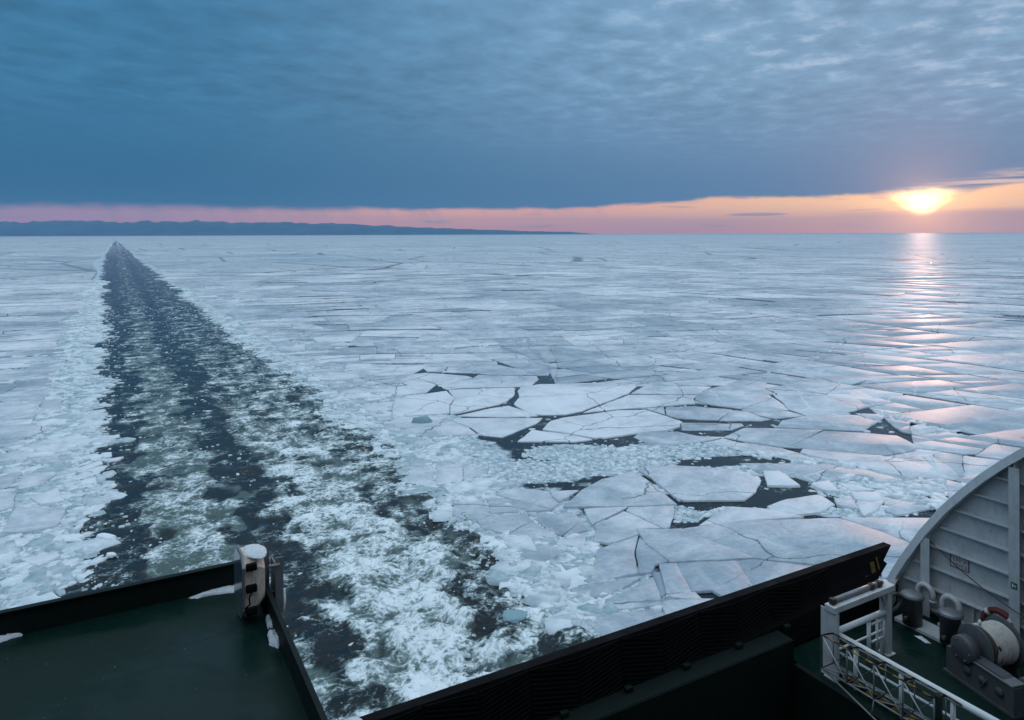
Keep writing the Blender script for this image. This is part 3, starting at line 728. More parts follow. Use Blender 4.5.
# right field, in strips following the wake's edge, then the left field
split([(right_edge(20), 20), (430, 20), (430, 345), (right_edge(340), 345)])
split([(430, -20), (60, -20), (60, 20), (430, 20)][::-1])
split([(-170, 74), (float(XL(74)) - 4.5, 74), (float(XL(340)) - 5, 340), (-170, 340)])
split([(-60, 30), (-9, 30), (-9, 74), (-60, 74)])
outc = []
for P_ in cells:
    ps = [P_]
    for Z in zones:
        nxt = []
        for q_ in ps: nxt += subtract(q_, Z)
        ps = nxt
    outc += ps
final = []
for P_ in outc:
    if poly_area(P_) < 0: P_ = P_[::-1]
    n_ = len(P_); cx = sum(q_[0] for q_ in P_) / n_; cy_ = sum(q_[1] for q_ in P_) / n_; d = math.hypot(cx, cy_)
    cur = P_
    for (a, b) in zip(P_, P_[1:] + P_[:1]):
        ex, ey = b[0] - a[0], b[1] - a[1]; L = math.hypot(ex, ey)
        if L < 1e-6: continue
        nx_, ny_ = ey / L, -ex / L
        rad = abs((ex * cx + ey * cy_) / (L * d))           # 1 when the edge points away from the ship
        g = (.0027 * d + .01) * math.exp(R2.gauss(-.35, .75)) * max(.05, 1.15 - 1.3 * rad)
        if R2.random() < .05 and L < 12 + d * .05: g *= 3.5
        cur = clip(cur, nx_, ny_, nx_ * a[0] + ny_ * a[1] - g)
        if len(cur) < 3: break
    if len(cur) < 3 or abs(poly_area(cur)) < .6: continue
    vis = (cx * sy + cy_ * cy)                         # depth along the view
    u = (cx * cy - cy_ * sy) / vis if vis > 1 else 9
    py = HZ + F * H / vis if vis > 1 else 9999
    inframe = vis > 1 and abs(u) < .73 and py < 700
    app = abs(poly_area(cur)) / (vis ** 3) if inframe else 0
    final.append((app, cur, cx, cy_, d))
final.sort(key=lambda q_: -q_[0])
# the ones that show largest are individuals
n_ind = 300 - len(HERO)
sv, sf, sc2, stn = [], [], [], []
floe_lab, floe_obs = [], []
for i, (app, cur, cx, cy_, d) in enumerate(final):
    tone = .5 + .11 * R2.gauss(0, 1) + (.02 if cx < 60 else -.03)
    top = .09 + .05 * R2.random() + .0001 * d
    P_ = rough_outline(cur, .45 + .012 * d, d * .6)
    tilt = (R2.gauss(0, .0006), R2.gauss(0, .0006))
    if i < n_ind and app > 0:
        uu = (cx * cy - cy_ * sy) / (cx * sy + cy_ * cy); pxx = 512 + F * uu; Am = abs(poly_area(cur))
        if cx < 0: wh, grp = "left of the wake", "ice floes left of the wake"
        elif pxx > 870 and pxx < 985: wh, grp = "under the sun's pink reflection", "ice floes under the sun"
        elif pxx >= 985: wh, grp = "right of the sun's reflection", "ice floes at the right edge"
        elif pxx > 640: wh, grp = "between the middle and the sun's reflection", "ice floes left of the sun"
        elif pxx > 430: wh, grp = "straight out past the middle", "ice floes in the middle"
        else: wh, grp = "beside the crushed right shoulder of the wake", "ice floes by the wake"
        szw = 'small' if Am < 25 else 'medium' if Am < 80 else 'large' if Am < 250 else 'vast'
        sd = {3: 'three', 4: 'four', 5: 'five', 6: 'six'}.get(len(cur), 'many'); lab = f"{szw} {sd} sided {'pale' if tone > .5 else 'grey'} floe {wh}"
        floe_lab.append((lab, d, len(floe_lab)))
        floe_obs.append(floe_object(P_, top, tone, lab, grp, tilt))
    else:
        v, f, c_, t_ = floe_arrays(P_, top, tone, tilt)
        base = len(sv); sv += [(a + c_[0], b + c_[1], c) for a, b, c in v]; stn += t_
        for q_ in f: sf.extend([base + k for k in q_]); sc2.append(len(q_))
me = np_mesh('pack_ice', np.array(sv), np.array(sf), np.array(sc2), {'tone': np.array(stn)})
tag(link('pack_ice', me, M['ice']), "far off pack ice broken into countless flat floes out to the horizon", 'pack ice', kind='stuff')

ORD = ['nearest', 'second nearest', 'third nearest', 'fourth nearest', 'fifth nearest', 'sixth nearest', 'seventh nearest', 'eighth nearest', 'ninth nearest', 'tenth nearest', 'eleventh nearest', 'twelfth nearest', 'thirteenth nearest', 'fourteenth nearest', 'fifteenth nearest', 'sixteenth nearest']
seen = {}
for lab, d, k in sorted(floe_lab, key=lambda q_: q_[1]):
    c_ = seen.get(lab, 0); seen[lab] = c_ + 1
    floe_obs[k]['label'] = lab if sum(1 for q_ in floe_lab if q_[0] == lab) == 1 else f"{lab}, {ORD[min(c_, 15)]} such"
# ------------------------------------------------------------------ brash: small broken ice
def brash(name, pts, sizes, zoff, tones, label, tiltamp=.10):
    n_ = len(pts); K = 6
    ang = (np.arange(K)[None, :] + rng.uniform(-.35, .35, (n_, K))) * 2 * math.pi / K
    rad = sizes[:, None] * rng.uniform(.55, 1.15, (n_, K))
    el_ = rng.uniform(.5, 1.0, n_)[:, None]; th = rng.uniform(0, math.pi, n_)[:, None]
    lx = rad * np.cos(ang); ly = rad * np.sin(ang) * el_
    X_ = lx * np.cos(th) - ly * np.sin(th); Y_ = lx * np.sin(th) + ly * np.cos(th)
    tx = rng.normal(0, tiltamp, n_)[:, None]; ty = rng.normal(0, tiltamp, n_)[:, None]
    sh_ = np.minimum(1, .35 / sizes)[:, None]; tx = tx * sh_; ty = ty * sh_
    thick = (np.minimum(sizes, .35 + sizes * .15) * rng.uniform(.12, .4, n_))[:, None]
    Z_ = X_ * tx + Y_ * ty + zoff[:, None] + thick * .5
    top = np.stack([X_ * .9 + pts[:, :1], Y_ * .9 + pts[:, 1:2], Z_], -1)
    bot = np.stack([X_ + pts[:, :1], Y_ + pts[:, 1:2], Z_ - thick - .02], -1)
    co = np.concatenate([top, bot], 1).reshape(-1, 3)
    b0 = (np.arange(n_) * 2 * K)[:, None]
    loc = list(range(K)); faces = [loc] + [[i, K + i, K + (i + 1) % K, (i + 1) % K] for i in range(K)]
    flat = np.array([k for f in faces for k in f]); cn = np.array([len(f) for f in faces])
    me = np_mesh(name, co, (b0 + flat[None, :]).ravel(), np.tile(cn, n_), {'tone': np.repeat(tones, 2 * K)})
    return tag(link(name, me, M['brash']), label, 'brash ice', kind='stuff')
pl, sz = [], []
def scatter(n_, fn, smin, smax, k=1.0):
    p_ = fn(n_); pl.append(p_); d = np.hypot(p_[:, 0], p_[:, 1])
    sz.append(np.exp(rng.uniform(math.log(smin), math.log(smax), len(p_))) * (1 + d / 160) * k)
def strip_l(n_):
    y = np.exp(rng.uniform(math.log(22), math.log(330), n_)); t = rng.beta(1.1, 1.5, n_)
    x = XL(y) + wob(y, 3.3) + .7 - t * (9 + y * .02) + rng.normal(0, .35, n_); return np.stack([x, y], -1)
def strip_r(n_):
    y = np.exp(rng.uniform(math.log(22), math.log(330), n_)); t = rng.beta(1.2, 1.7, n_)
    x = XR(y) - 1.0 + t * (2.0 + y * .085) + wob(y, 9.7) + rng.normal(0, .4, n_); return np.stack([x, y], -1)
scatter(17000, strip_l, .06, .5); scatter(15000, strip_r, .06, .45)
scatter(900, strip_l, .45, 1.2); scatter(700, strip_r, .45, 1.1)
def in_patch(a, b, rx_, ry_):
    def fn(n_):
        r = np.sqrt(rng.uniform(0, 1, n_)); t = rng.uniform(0, 2 * math.pi, n_)
        q_ = [gp(a + rx_ * rr * math.cos(tt), b + ry_ * rr * math.sin(tt)) for rr, tt in zip(r, t)]
        return np.array(q_)
    return fn
for (a, b, rx_, ry_, k) in patches[:-3]: scatter(int(rx_ * ry_ * .55), in_patch(a, b, rx_, ry_), .07, .38, .8)
scatter(500, in_patch(900, 485, 60, 26), .2, .7); scatter(250, in_patch(560, 560, 40, 24), .15, .5)
def wake_pts(n_):
    y = np.exp(rng.uniform(math.log(22), math.log(200), n_)); x = np.where(rng.uniform(0, 1, n_) < .5, rng.uniform(-1.5, 21, n_), np.where(rng.uniform(0, 1, n_) < .5, 20.5 - rng.gamma(1.3, 1.5, n_), -1.8 + rng.gamma(1.2, .9, n_))); return np.stack([x, y], -1)
scatter(2600, wake_pts, .05, .17)
def leads(n_):
    d = np.exp(rng.uniform(math.log(50), math.log(260), n_)); u = rng.uniform(-.3, .75, n_)
    x = d * (u * cy + sy); y = d * (cy - u * sy); k = x > XR(y); return np.stack([x, y], -1)[k]
scatter(1800, leads, .08, .3)
pl = np.concatenate(pl); sz = np.concatenate(sz)
def inside_any(pts, polys):
    m_in = np.zeros(len(pts), bool)
    for P_ in polys:
        a = np.array(P_); lo, hi = a.min(0), a.max(0)
        c_ = np.where((pts[:, 0] > lo[0]) & (pts[:, 0] < hi[0]) & (pts[:, 1] > lo[1]) & (pts[:, 1] < hi[1]))[0]
        if not len(c_): continue
        p_ = pts[c_]; b_ = np.roll(a, -1, 0); r_ = np.zeros(len(c_), bool)
        for (x0, y0), (x1, y1) in zip(a, b_):
            if y0 == y1: continue
            r_ ^= ((p_[:, 1] < y0) != (p_[:, 1] < y1)) & (p_[:, 0] < (x1 - x0) * (p_[:, 1] - y0) / (y1 - y0) + x0)
        m_in[c_[r_]] = True
    return m_in
big_floes = [q_[0] for q_ in hero_world] + [q_[1] for q_ in final]
keep = ~inside_any(pl, big_floes) | (rng.uniform(0, 1, len(pl)) < .03); pl = pl[keep]; sz = sz[keep]
zo = rng.uniform(-.04, .04, len(pl)) + np.minimum(sz, .6) * .06
brash('brash_ice', pl, sz, zo, rng.uniform(.3, 1, len(pl)), "crushed small ice pieces crowding both shoulders of the wake and the gaps between floes")
# crumbled ridge pieces standing on the pack where floes collided
ridges = [[(560,448),(640,452),(700,447),(760,455),(800,462),(850,466)], [(838,476),(880,488),(930,505),(960,520)], [(790,372),(825,352),(840,345)],
          [(880,415),(920,425),(960,433)], [(612,420),(640,432),(676,424)], [(430,352),(470,346),(540,340)], [(500,322),(580,336),(640,330)]]
rp, rs = [], []
for pl_ in ridges:
    for (a, b) in zip(pl_, pl_[1:]):
        for i in range(15):
            t = random.random(); x = a[0] + (b[0] - a[0]) * t + random.gauss(0, 4); y = a[1] + (b[1] - a[1]) * t + random.gauss(0, 1.6)
            w_ = gp(x, y); rp.append(w_); rs.append(random.uniform(.12, .5) * (1 + math.hypot(*w_) / 200))
rp = np.array(rp); rs = np.array(rs)
brash('ridge_rubble', rp, rs, np.full(len(rp), .09), rng.uniform(.5, 1, len(rp)), "broken slabs pushed up in low ridges across the floe field", .18)
# single blocks
def ice_block(px, py, rx_, ry_, hz, label, mat_='snow', seed=0):
    c_ = gp(px, py); b = bmesh.new(); bmesh.ops.create_icosphere(b, subdivisions=3, radius=1)
    for v in b.verts:
        co = v.co; nn_ = float(fbm(np.array([co.x * 1.3 + seed * 7]), np.array([co.y * 1.3 + co.z]), 3, 300 + seed)[0])
        k = 1 + .35 * nn_; v.co = Vector((co.x * rx_ * k, co.y * ry_ * k, max(-.3, min(1, co.z * 1.5)) * hz * (1 + .2 * nn_)))
    me = bpy.data.meshes.new('ice_block'); b.to_mesh(me); b.free()
    o = link('ice_block', me, M[mat_], None, (c_[0], c_[1], .02)); o.rotation_euler = (0, 0, -YAW + random.uniform(-.3, .3)); tag(o, label, 'ice block')
ice_block(105, 540, .72, .35, .28, "white rounded ice block drifting in dark water left in the wake", 'snow', 1)
ice_block(72, 541, .62, .55, .26, "pale ice block tipped up at the edge of the crushed ice left of the wake", 'snow', 2)
ice_block(110, 556, .30, .22, .14, "small white ice chip in dark water below the rounded block", 'snow', 3)
ice_block(513, 617, .68, .50, .14, "grey rounded ice lump awash right of the strongest foam", 'brash', 4)
ice_block(421, 423, .95, .5, .55, "rough snow lump standing on the near edge of the pale floes", 'brash', 5)

# ------------------------------------------------------------------ far coast
def hills():
    D = 25000.0; nu, nd = 500, 9
    us = np.linspace(-.95, .125, nu); vs = []
    prof = 560 + 70 * fbm(us * 9, us * 0 + 1, 4, 400) + 40 * fbm(us * 60, us * 0 + 5, 3, 410)
    prof = prof * (.16 + .84 * sst(.125 - us, 0, .55)) * sst(.125 - us, -.0, .05) * np.where(us > -.2, 1, 1)
    for j in range(nd):
        t = j / (nd - 1); dd = D + t * 7000; sh_ = math.sin(math.pi * min(1, t * 1.0)) if j < nd - 1 else 0
        rough = 1 + .25 * fbm(us * 40, us * 0 + j * 1.7, 3, 420)
        for i in range(nu):
            u = us[i]; vs.append((u * dd * cy + dd * sy, -u * dd * sy + dd * cy, float(prof[i] * sh_ * (rough[i] if 0 < j < nd - 1 else 1)) - 1))
    ii = np.arange(nd * nu).reshape(nd, nu); q_ = np.stack([ii[:-1, :-1], ii[:-1, 1:], ii[1:, 1:], ii[1:, :-1]], -1).reshape(-1, 4)
    me = np_mesh('hills', np.array(vs), q_.ravel(), np.full(len(q_), 4), None, True)
    m_, n, out = mat('haze_blue_hillside'); p = n.pos()
    c = n.mix(n.sstep(n.noise(p, .0012, 7, .65), .42, .6), (.012, .07, .13), (.03, .10, .17))  # blue of the distant haze is put into the hill colour
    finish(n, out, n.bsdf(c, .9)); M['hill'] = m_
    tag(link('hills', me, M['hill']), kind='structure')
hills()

# ------------------------------------------------------------------ the ship
ferry = tag(empty('ferry', (0, 0, 0)), "stern of a ferry with green decks, black ramp and white curved side bulwark", 'ferry')
DK = H - 7.3            # mooring deck
PZ = H - 3.63           # upper platform
CT = H - 3.40           # top of its coaming
YE = 7.87; XE = 1.26
# upper platform
B().box(-14, XE, -1.2, YE, PZ - .12, PZ).build('upper_deck', M['deck'], ferry)
b = B().box(-14, XE + .02, YE, YE + .025, PZ - .3, CT); b.box(-14, XE + .04, YE - .025, YE + .04, CT, CT + .014); b.build('deck_coaming', M['dark_green'], ferry)
b = B().box(XE, XE + .02, -1.2, YE, PZ - .3, CT); b.box(XE - .012, XE + .03, -1.2, YE - .028, CT + .001, CT + .013)
b.build('deck_coaming', M['dark_green'], ferry)
# hull, lower well deck and mooring deck
B().box(-14, 13.6, 8.75, 8.86, .2 - 1.5, H - 7.0).build('transom', M['black'], ferry)
B().box(-14, XE - .1, -1.2, YE - .1, H - 7.4, PZ - .13).build('deckhouse', M['dark_green'], ferry)
B().box(XE - .1, 10.12, -1.2, 8.3, H - 8.7, H - 8.6).build('well_deck', M['deck'], ferry)
b = B().box(10.12, 13.62, -1.2, 8.75, DK - .12, DK); b.build('mooring_deck', M['deck'], ferry)
B().box(10.02, 10.118, -1.2, 8.3, H - 8.6, DK - .002).build('well_side', M['dark_green'], ferry)
b = B().box(XE, 10.0, 8.3, 8.72, H - 7.1, H - 6.87); b.box(XE, 10.0, 8.28, 8.298, H - 8.6, H - 6.88); b.build('stern_ledge', M['edge_green'] if False else M['dark_green'], ferry)
B().box(13.62, 13.70, -30, 8.7, -1.0, DK - .002).build('hull_side', M['black'], ferry)
B().box(-14, 13.6, -30, -1.25, -1, H - 8.7).build('hull', M['black'], ferry)
# superstructure the photographer stands on, behind the camera
B().box(-14, 13.6, -30, -1.3, H - 8.69, H - 1.3).build('superstructure', M['white'], ferry)
B().box(-14, 13.6, -30, -4.5, H - 1.29, H + 9).build('upper_superstructure', M['white'], ferry)
B().box(-14, 13.6, -4.49, 2.4, H + 2.1, H + 2.25).build('shade_overhang', M['white'], ferry)  # unseen roof, stretched aft to shade the decks from the overhead sky
# stern ramp folded up
yb, yt = 8.62, 8.76
tip = at_y(890, 545, yt); low = at_y(876.5, 580, yb); n1_ = at_y(882.5, 560.5, 8.72); n2_ = at_y(886, 563.5, 8.71)
zt = at_y(375, 719.5, yt)[2]
ztop = (zt + tip[2]) / 2
lft = at_y(340, 719, yt)[0]
P3 = [(1.7, yt, zt), (tip[0], yt, tip[2]), n1_, n2_, low, (low[0] - .25, yb, H - 7.25), (1.7, yb, H - 7.25)]
ramp = B().prism(P3, (0, .16, .0)).build('stern_ramp', M['black'], ferry)
b = B()
def ramp_pt(x, t):      # t 0 bottom 1 top
    return Vector((x, yb + (yt - yb) * t - .012, (H - 7.0) + ((zt + (tip[2] - zt) * (x - 1.7) / (tip[0] - 1.7)) - (H - 7.0)) * t))
pw_ = .80; x = 1.9; k = 0
while x + pw_ < low[0] - .6:
    for i in range(13):
        for (t0, t1) in ((.02, .98),):
            z0 = .04 + .072 * i; dzz = .20 * (1 if k % 2 else -1)
            a0 = z0 if dzz > 0 else z0 - dzz; a1 = a0 + dzz
            a0, a1 = [min(.97, max(.03, q_)) for q_ in (a0, a1)]
            if abs(a1 - a0) < .02: continue
            b.bar(ramp_pt(x + .02, a0), ramp_pt(x + pw_ - .02, a1), .018, .018)
    x += pw_; k += 1
b.build('tread_bar', M['black'], ramp)
b = B()
for i in range(3):
    x0 = low[0] - .24 + .19 * i; wd_ = (.11, .12, .045)[i]; o_ = Vector((0, -.014, 0)); t0_, t1_ = ((.02, .55), (.10, .80), (.42, .86))[i]
    b.prism([ramp_pt(x0, t0_) + o_, ramp_pt(x0 + wd_, t0_) + o_, ramp_pt(x0 + wd_ - .06, t1_) + o_, ramp_pt(x0 - .06, t1_) + o_], (0, .006, 0))
ye_ = bpy.data.materials.new('faded_yellow'); ye_.use_nodes = True; ye_.node_tree.nodes['Principled BSDF'].inputs['Base Color'].default_value = (.13, .08, .015, 1); ye_.node_tree.nodes['Principled BSDF'].inputs['Roughness'].default_value = .7
b.build('hazard_marking', ye_, ramp)
for i in range(7):
    x0 = 3.2 + 1.15 * i
    B().box(x0, x0 + .13, 8.52, 8.60, H - 6.868, H - 6.79, bev=.012).build('hinge_lug', M['dark_green'], ferry)

# starboard bulwark with its swooping edge
XP = 13.66
cpx = [(891,577),(896,568),(905,554),(925,527),(945,505),(965,487.5),(985,472),(1005,459),(1024,448)]
crv = [at_x(a, b_, XP) for a, b_ in cpx]
last = crv[-1]; prev = crv[-3]
sl0 = (last[2] - prev[2]) / (prev[1] - last[1])
y = last[1]; z = last[2]
for i in range(14):
    y -= .35; sl0 *= .86; z += sl0 * .35; crv.append((XP, y, z))
poly = [(XP, crv[0][1], DK - .3)] + [tuple(c_) for c_ in crv] + [(XP, crv[-1][1], DK - .3)]
bw = B().prism(poly, (.03, 0, 0)).build('side_bulwark', M['white'], ferry)
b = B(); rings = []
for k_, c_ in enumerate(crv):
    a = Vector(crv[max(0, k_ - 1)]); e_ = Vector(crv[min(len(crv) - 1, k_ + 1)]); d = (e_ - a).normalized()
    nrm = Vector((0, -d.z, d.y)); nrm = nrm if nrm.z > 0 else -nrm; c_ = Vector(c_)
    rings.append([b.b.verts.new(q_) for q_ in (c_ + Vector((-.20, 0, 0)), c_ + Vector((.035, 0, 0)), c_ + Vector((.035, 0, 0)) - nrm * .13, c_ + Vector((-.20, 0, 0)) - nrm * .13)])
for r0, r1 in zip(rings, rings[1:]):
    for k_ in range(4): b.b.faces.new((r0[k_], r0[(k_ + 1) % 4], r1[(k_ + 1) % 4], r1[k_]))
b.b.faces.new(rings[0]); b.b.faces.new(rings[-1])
b.build('edge_flange', M['white_bright'], bw)  # brighter white than the plating: sky light on the rim put into colour
def ytop(y_):
    for a, c_ in zip(crv, crv[1:]):
        if c_[1] <= y_ <= a[1]:
            t = (a[1] - y_) / (a[1] - c_[1]); return a[2] + (c_[2] - a[2]) * t
    return crv[-1][2]
def yat(z_):
    for a, c_ in zip(crv, crv[1:]):
        if a[2] <= z_ <= c_[2]:
            t = (z_ - a[2]) / (c_[2] - a[2]); return a[1] + (c_[1] - a[1]) * t
    return crv[0][1]
for y_ in (8.13, 6.58, 5.0):
    zt_ = ytop(y_) - .16
    b = B().box(XP - .17, XP, y_ - .008, y_ + .008, DK, zt_); b.box(XP - .185, XP - .171, y_ - .085, y_ + .085, DK, zt_ - .1)
    b.build('frame_post', M['white'], bw)
for i in range(9):
    z_ = H - 4.31 - .41 * i + (.82 if i > 6 else 0) * 0
    if z_ < DK + .05: break
    ye = min(yat(z_) - .22, 8.6)
    for (ya, yb_) in ((6.60, 8.11), (5.02, 6.56), (8.15, 8.6)):
        y1 = min(yb_, ye)
        if y1 - ya < .15: continue
        b = B().box(XP - .10, XP - .001, ya, y1, z_ - .005, z_ + .005); b.box(XP - .104, XP - .094, ya, y1, z_ - .016, z_ - .006)
        b.build('stiffener', M['white'], bw)
for zz in (.41, .82, 1.23):
    z_ = H - 4.31 + zz; ye = yat(z_) - .05
    if ye > 5.3:
        B().box(XP - .10, XP - .001, 5.02, min(6.56, ye), z_ - .005, z_ + .005).build('stiffener', M['white'], bw)
b = B(); b.box(XP - .09, XP - .001, 7.30, 7.312, DK, H - 6.78); b.build('stiffener', M['white'], bw)
# aft lip joining bulwark and ramp
lip = [at_x(893, 574, XP), at_x(884, 577, XP - .25), at_x(872, 590, XP - .5)]
b = B().prism([(XP + .02, 8.86, H - 6.78), (12.75, 8.5, H - 6.86), (12.75, 8.44, H - 6.90), (XP + .02, 8.74, H - 6.84)], (0, 0, -.02))
b.prism([(XP + .02, 8.80, H - 6.82), (12.75, 8.46, H - 6.90), (12.75, 8.46, H - 7.3), (XP + .02, 8.80, H - 7.3)], (0, .015, 0)); b.build('quarter_plate', M['white'], bw)
# fairlead collar under the lip
b = B(); pts = [(12.9 + .24 * math.cos(t), 8.40, H - 7.02 + .15 * math.sin(t)) for t in np.linspace(0, 2 * math.pi, 25)]
b.tube(pts, .035, 8, False); b.build('fairlead', M['grey'], bw)

# notice and safety sign
sg = empty('notice_sign', at_x(958.5, 563, XP - .006)); tag(sg, "white notice with faded red frame and lettering on the bulwark plating", 'sign')
a_ = at_x(949, 560, XP); b__ = at_x(968, 560, XP); W_ = abs(a_[1] - b__[1]); hh = .235
B().box(-.002, .002, -W_ / 2, W_ / 2, -hh / 2, hh / 2).build('panel', M['sign_white'], sg)
b = B()
for (y0, y1, z0, z1) in ((-W_/2, W_/2, hh/2-.018, hh/2), (-W_/2, W_/2, -hh/2, -hh/2+.018), (-W_/2, -W_/2+.018, -hh/2+.019, hh/2-.019), (W_/2-.018, W_/2, -hh/2+.019, hh/2-.019)):
    b.box(-.006, -.0035, y0, y1, z0, z1)
b.build('border', M['sign_red'], sg)
# two illegible lines of lettering
b = B(); rl = random.Random(4)
for zz in (.035, -.05):
    y0 = W_ / 2 - .06
    while y0 > -W_ / 2 + .07:
        wl = .028; st = rl.randint(0, 4)
        b.box(-.006, -.0035, y0 - .008, y0, zz - .028, zz + .028)
        if st in (0, 1, 3): b.box(-.006, -.0035, y0 - wl, y0 - .0085, zz + .018, zz + .028)
        if st in (1, 2): b.box(-.006, -.0035, y0 - wl, y0 - .0085, zz - .028, zz - .018)
        if st in (3, 4): b.box(-.006, -.0035, y0 - wl, y0 - .0085, zz - .005, zz + .005)
        if st in (0, 2, 4): b.box(-.0065, -.003, y0 - wl - .008, y0 - wl - .0005, zz - .028, zz + .028)
        y0 -= .052 if rl.random() > .15 else .085
b.build('lettering', M['sign_red'], sg)
c_ = at_x(1018, 588, XP - .19)
gs = empty('safety_sign', (XP - .1855, 6.58, c_[2])); tag(gs, "small square green safety sign on the white frame post", 'sign')
B().box(-.005, -.001, -.05, .05, -.055, .055).build('panel', M['sign_green'], gs)
b = B().box(-.008, -.0055, -.028, .0, -.006, .012); b.box(-.008, -.0055, .006, .03, -.03, .03); b.box(-.008, -.0055, -.028, -.02, -.03, -.0065); b.build('symbol', M['band'], gs)

# wire rope from the bulwark edge down to the winch side
w0 = Vector(at_x(925, 537, XP - .05)); w1 = Vector(at_x(1030, 622, XP - .30)); pts = []
for i in range(17):
    t = i / 16; p_ = w0.lerp(w1, t); p_.z -= .10 * math.sin(math.pi * t); pts.append(p_)
tag(B().tube(pts, .009, 6).build('wire_rope', M['dark_rope']), "thin dark wire slung diagonally across the white bulwark plating", 'wire')

# gooseneck vents
def gooseneck(x, y, hgt, reach, r, label):
    e = empty('gooseneck_vent', (x, y, DK)); tag(e, label, 'vent pipe')
    R_ = reach / 2; pts = [(0, 0, 0), (0, 0, hgt - R_)]
    for k in range(1, 13):
        a = math.pi * k / 12; pts.append((0, -R_ + R_ * math.cos(a), hgt - R_ + R_ * math.sin(a)))
    pts.append((0, -reach, hgt - R_ - .10))
    B().tube(pts, r, 14).build('pipe', M['white'], e)
    b = B().lathe([(0, 0), (r * 1.7, 0), (r * 1.7, .02), (0, .021)], Matrix.Translation((0, 0, 0)), 18); b.build('flange', M['white'], e)
    b = B().lathe([(0, 0), (r * 1.25, 0), (r * 1.25, .035), (0, .036)], Matrix.Translation((0, -reach, hgt - R_ - .13)), 18); b.build('mouth', M['white'], e)
p1 = at_x(941.5, 621, 13.42); p2 = at_x(917, 600, 13.42)
gooseneck(13.42, p1[1], at_x(947, 596, 13.42)[2] - DK, .30, .052, "white gooseneck vent pipe rising behind the nearer mooring bollard")
gooseneck(13.42, p2[1], .62, .28, .048, "white gooseneck vent pipe partly hidden by the aft frame post")

# double bollard
bl = empty('mooring_bollard', (13.0, 7.75, DK)); tag(bl, "grey double mooring bollard on a shared base plate by the bulwark", 'bollard')
p1 = gp(911, 627, DK); p2 = gp(949, 647, DK)
B().box(-.20, .20, p2[1] - 7.75 - .30, p1[1] - 7.75 + .30, 0, .07, bev=.01).build('base_plate', M['white'], bl)
for p_ in (p1, p2):
    q_ = B().lathe([(0, .071), (.165, .071), (.165, .54), (.195, .56), (.205, .585), (.195, .605), (0, .606)], Matrix.Translation((p_[0] - 13.0, p_[1] - 7.75, 0)), 36).build('post', M['grey'], bl)
    B().lathe([(0, .607), (.175, .607), (.172, .615), (0, .616)], Matrix.Translation((p_[0] - 13.0, p_[1] - 7.75, 0)), 36).build('cap', M['galv'], q_)
    b = B().bar((p_[0] - 13 - .24, p_[1] - 7.75, .22), (p_[0] - 13 + .24, p_[1] - 7.75, .22), .045); b.build('horn', M['grey'], q_)
# snow streak on the mooring deck
def snow_patch(pts, z, label, hgt=.02):
    c_ = (sum(p_[0] for p_ in pts) / len(pts), sum(p_[1] for p_ in pts) / len(pts)); b = bmesh.new()
    dense = []
    for (a, q_) in zip(pts, pts[1:] + pts[:1]):
        for i in range(5):
            t = i / 5; x_ = a[0] + (q_[0] - a[0]) * t - c_[0]; y_ = a[1] + (q_[1] - a[1]) * t - c_[1]
            k = 1 + random.uniform(-.10, .10); dense.append((x_ * k, y_ * k))
    rings = [(1.0, 0.001), (.88, .6), (.6, .95), (.25, 1.05)]; rv = []
    for s_, hk in rings: rv.append([b.verts.new((x_ * s_, y_ * s_, hgt * hk * random.uniform(.75, 1.2))) for x_, y_ in dense])
    for a, q_ in zip(rv, rv[1:]):
        for i in range(len(a)): f = b.faces.new((a[i], a[(i + 1) % len(a)], q_[(i + 1) % len(a)], q_[i])); f.smooth = True
    b.faces.new(rv[-1]); bmesh.ops.recalc_face_normals(b, faces=b.faces)
    me = bpy.data.meshes.new('snow_patch'); b.to_mesh(me); b.free()
    return tag(link('snow_patch', me, M['snow'], None, (c_[0], c_[1], z)), label, 'snow')
snow_patch([gp(a, b_, DK) for a, b_ in ((913,636),(920,636),(930,644),(924,643))], DK + .003, "thin streak of snow on the mooring deck between bollards and railing", .012)
snow_patch([gp(a, b_, PZ) for a, b_ in ((186,599),(206,593),(226,588),(241,585),(242,592),(214,595),(196,599))], PZ + .003, "long thin drift of snow in the deck corner left of the floodlight", .03)
snow_patch([gp(a, b_, PZ) for a, b_ in ((-20,638),(5,633),(26,631),(20,636),(2,642),(-20,650))], PZ + .003, "drift of snow at the deck's left edge", .03)
snow_patch([gp(a, b_, PZ) for a, b_ in ((266,634),(273,631),(280,643),(277,650),(268,645))], PZ + .003, "larger lump of snow against the right coaming", .05)
snow_patch([gp(a, b_, PZ) for a, b_ in ((264,618),(269,616),(272,628),(266,629))], PZ + .003, "narrow lump of snow right under the floodlight bracket", .045)

# winch
wz = empty('mooring_winch', (12.05, 6.4, DK), math.radians(-14)); tag(wz, "grey mooring winch with a drum of pale rope beside the lifebuoy", 'winch')
# gear case: long side along y
prof = [(-.66,.03),(-.66,.40),(-.46,.50),(-.40,.50),(.02,.50),(.30,.47),(.52,.43),(.52,.03)]
gc = B().prism([(-.10, y_, z_) for y_, z_ in prof], (.20, 0, 0)).build('gear_case', M['grey'], wz)
b = B().box(-.13, .13, -.70, .56, 0, .035); b.box(-.12, .12, -.695, -.60, .036, .44); b.build('base_frame', M['grey'], gc)
b = B().box(-.135, .12, -.68, .0, .455, .475, Matrix.Rotation(0, 4, 'X')); b.build('case_cover', M['galv'], gc)
RX = Matrix.Rotation(math.radians(90), 4, 'Y'); AX = (.10, .18, .56)
def axm(x_, y_=AX[1], z_=AX[2]): return Matrix.Translation((x_, y_, z_)) @ RX
B().lathe([(0, 0), (.19, 0), (.21, .02), (.21, .17), (0, .171)], axm(-.17), 36).build('gear_cover', M['grey'], wz)
b = B()
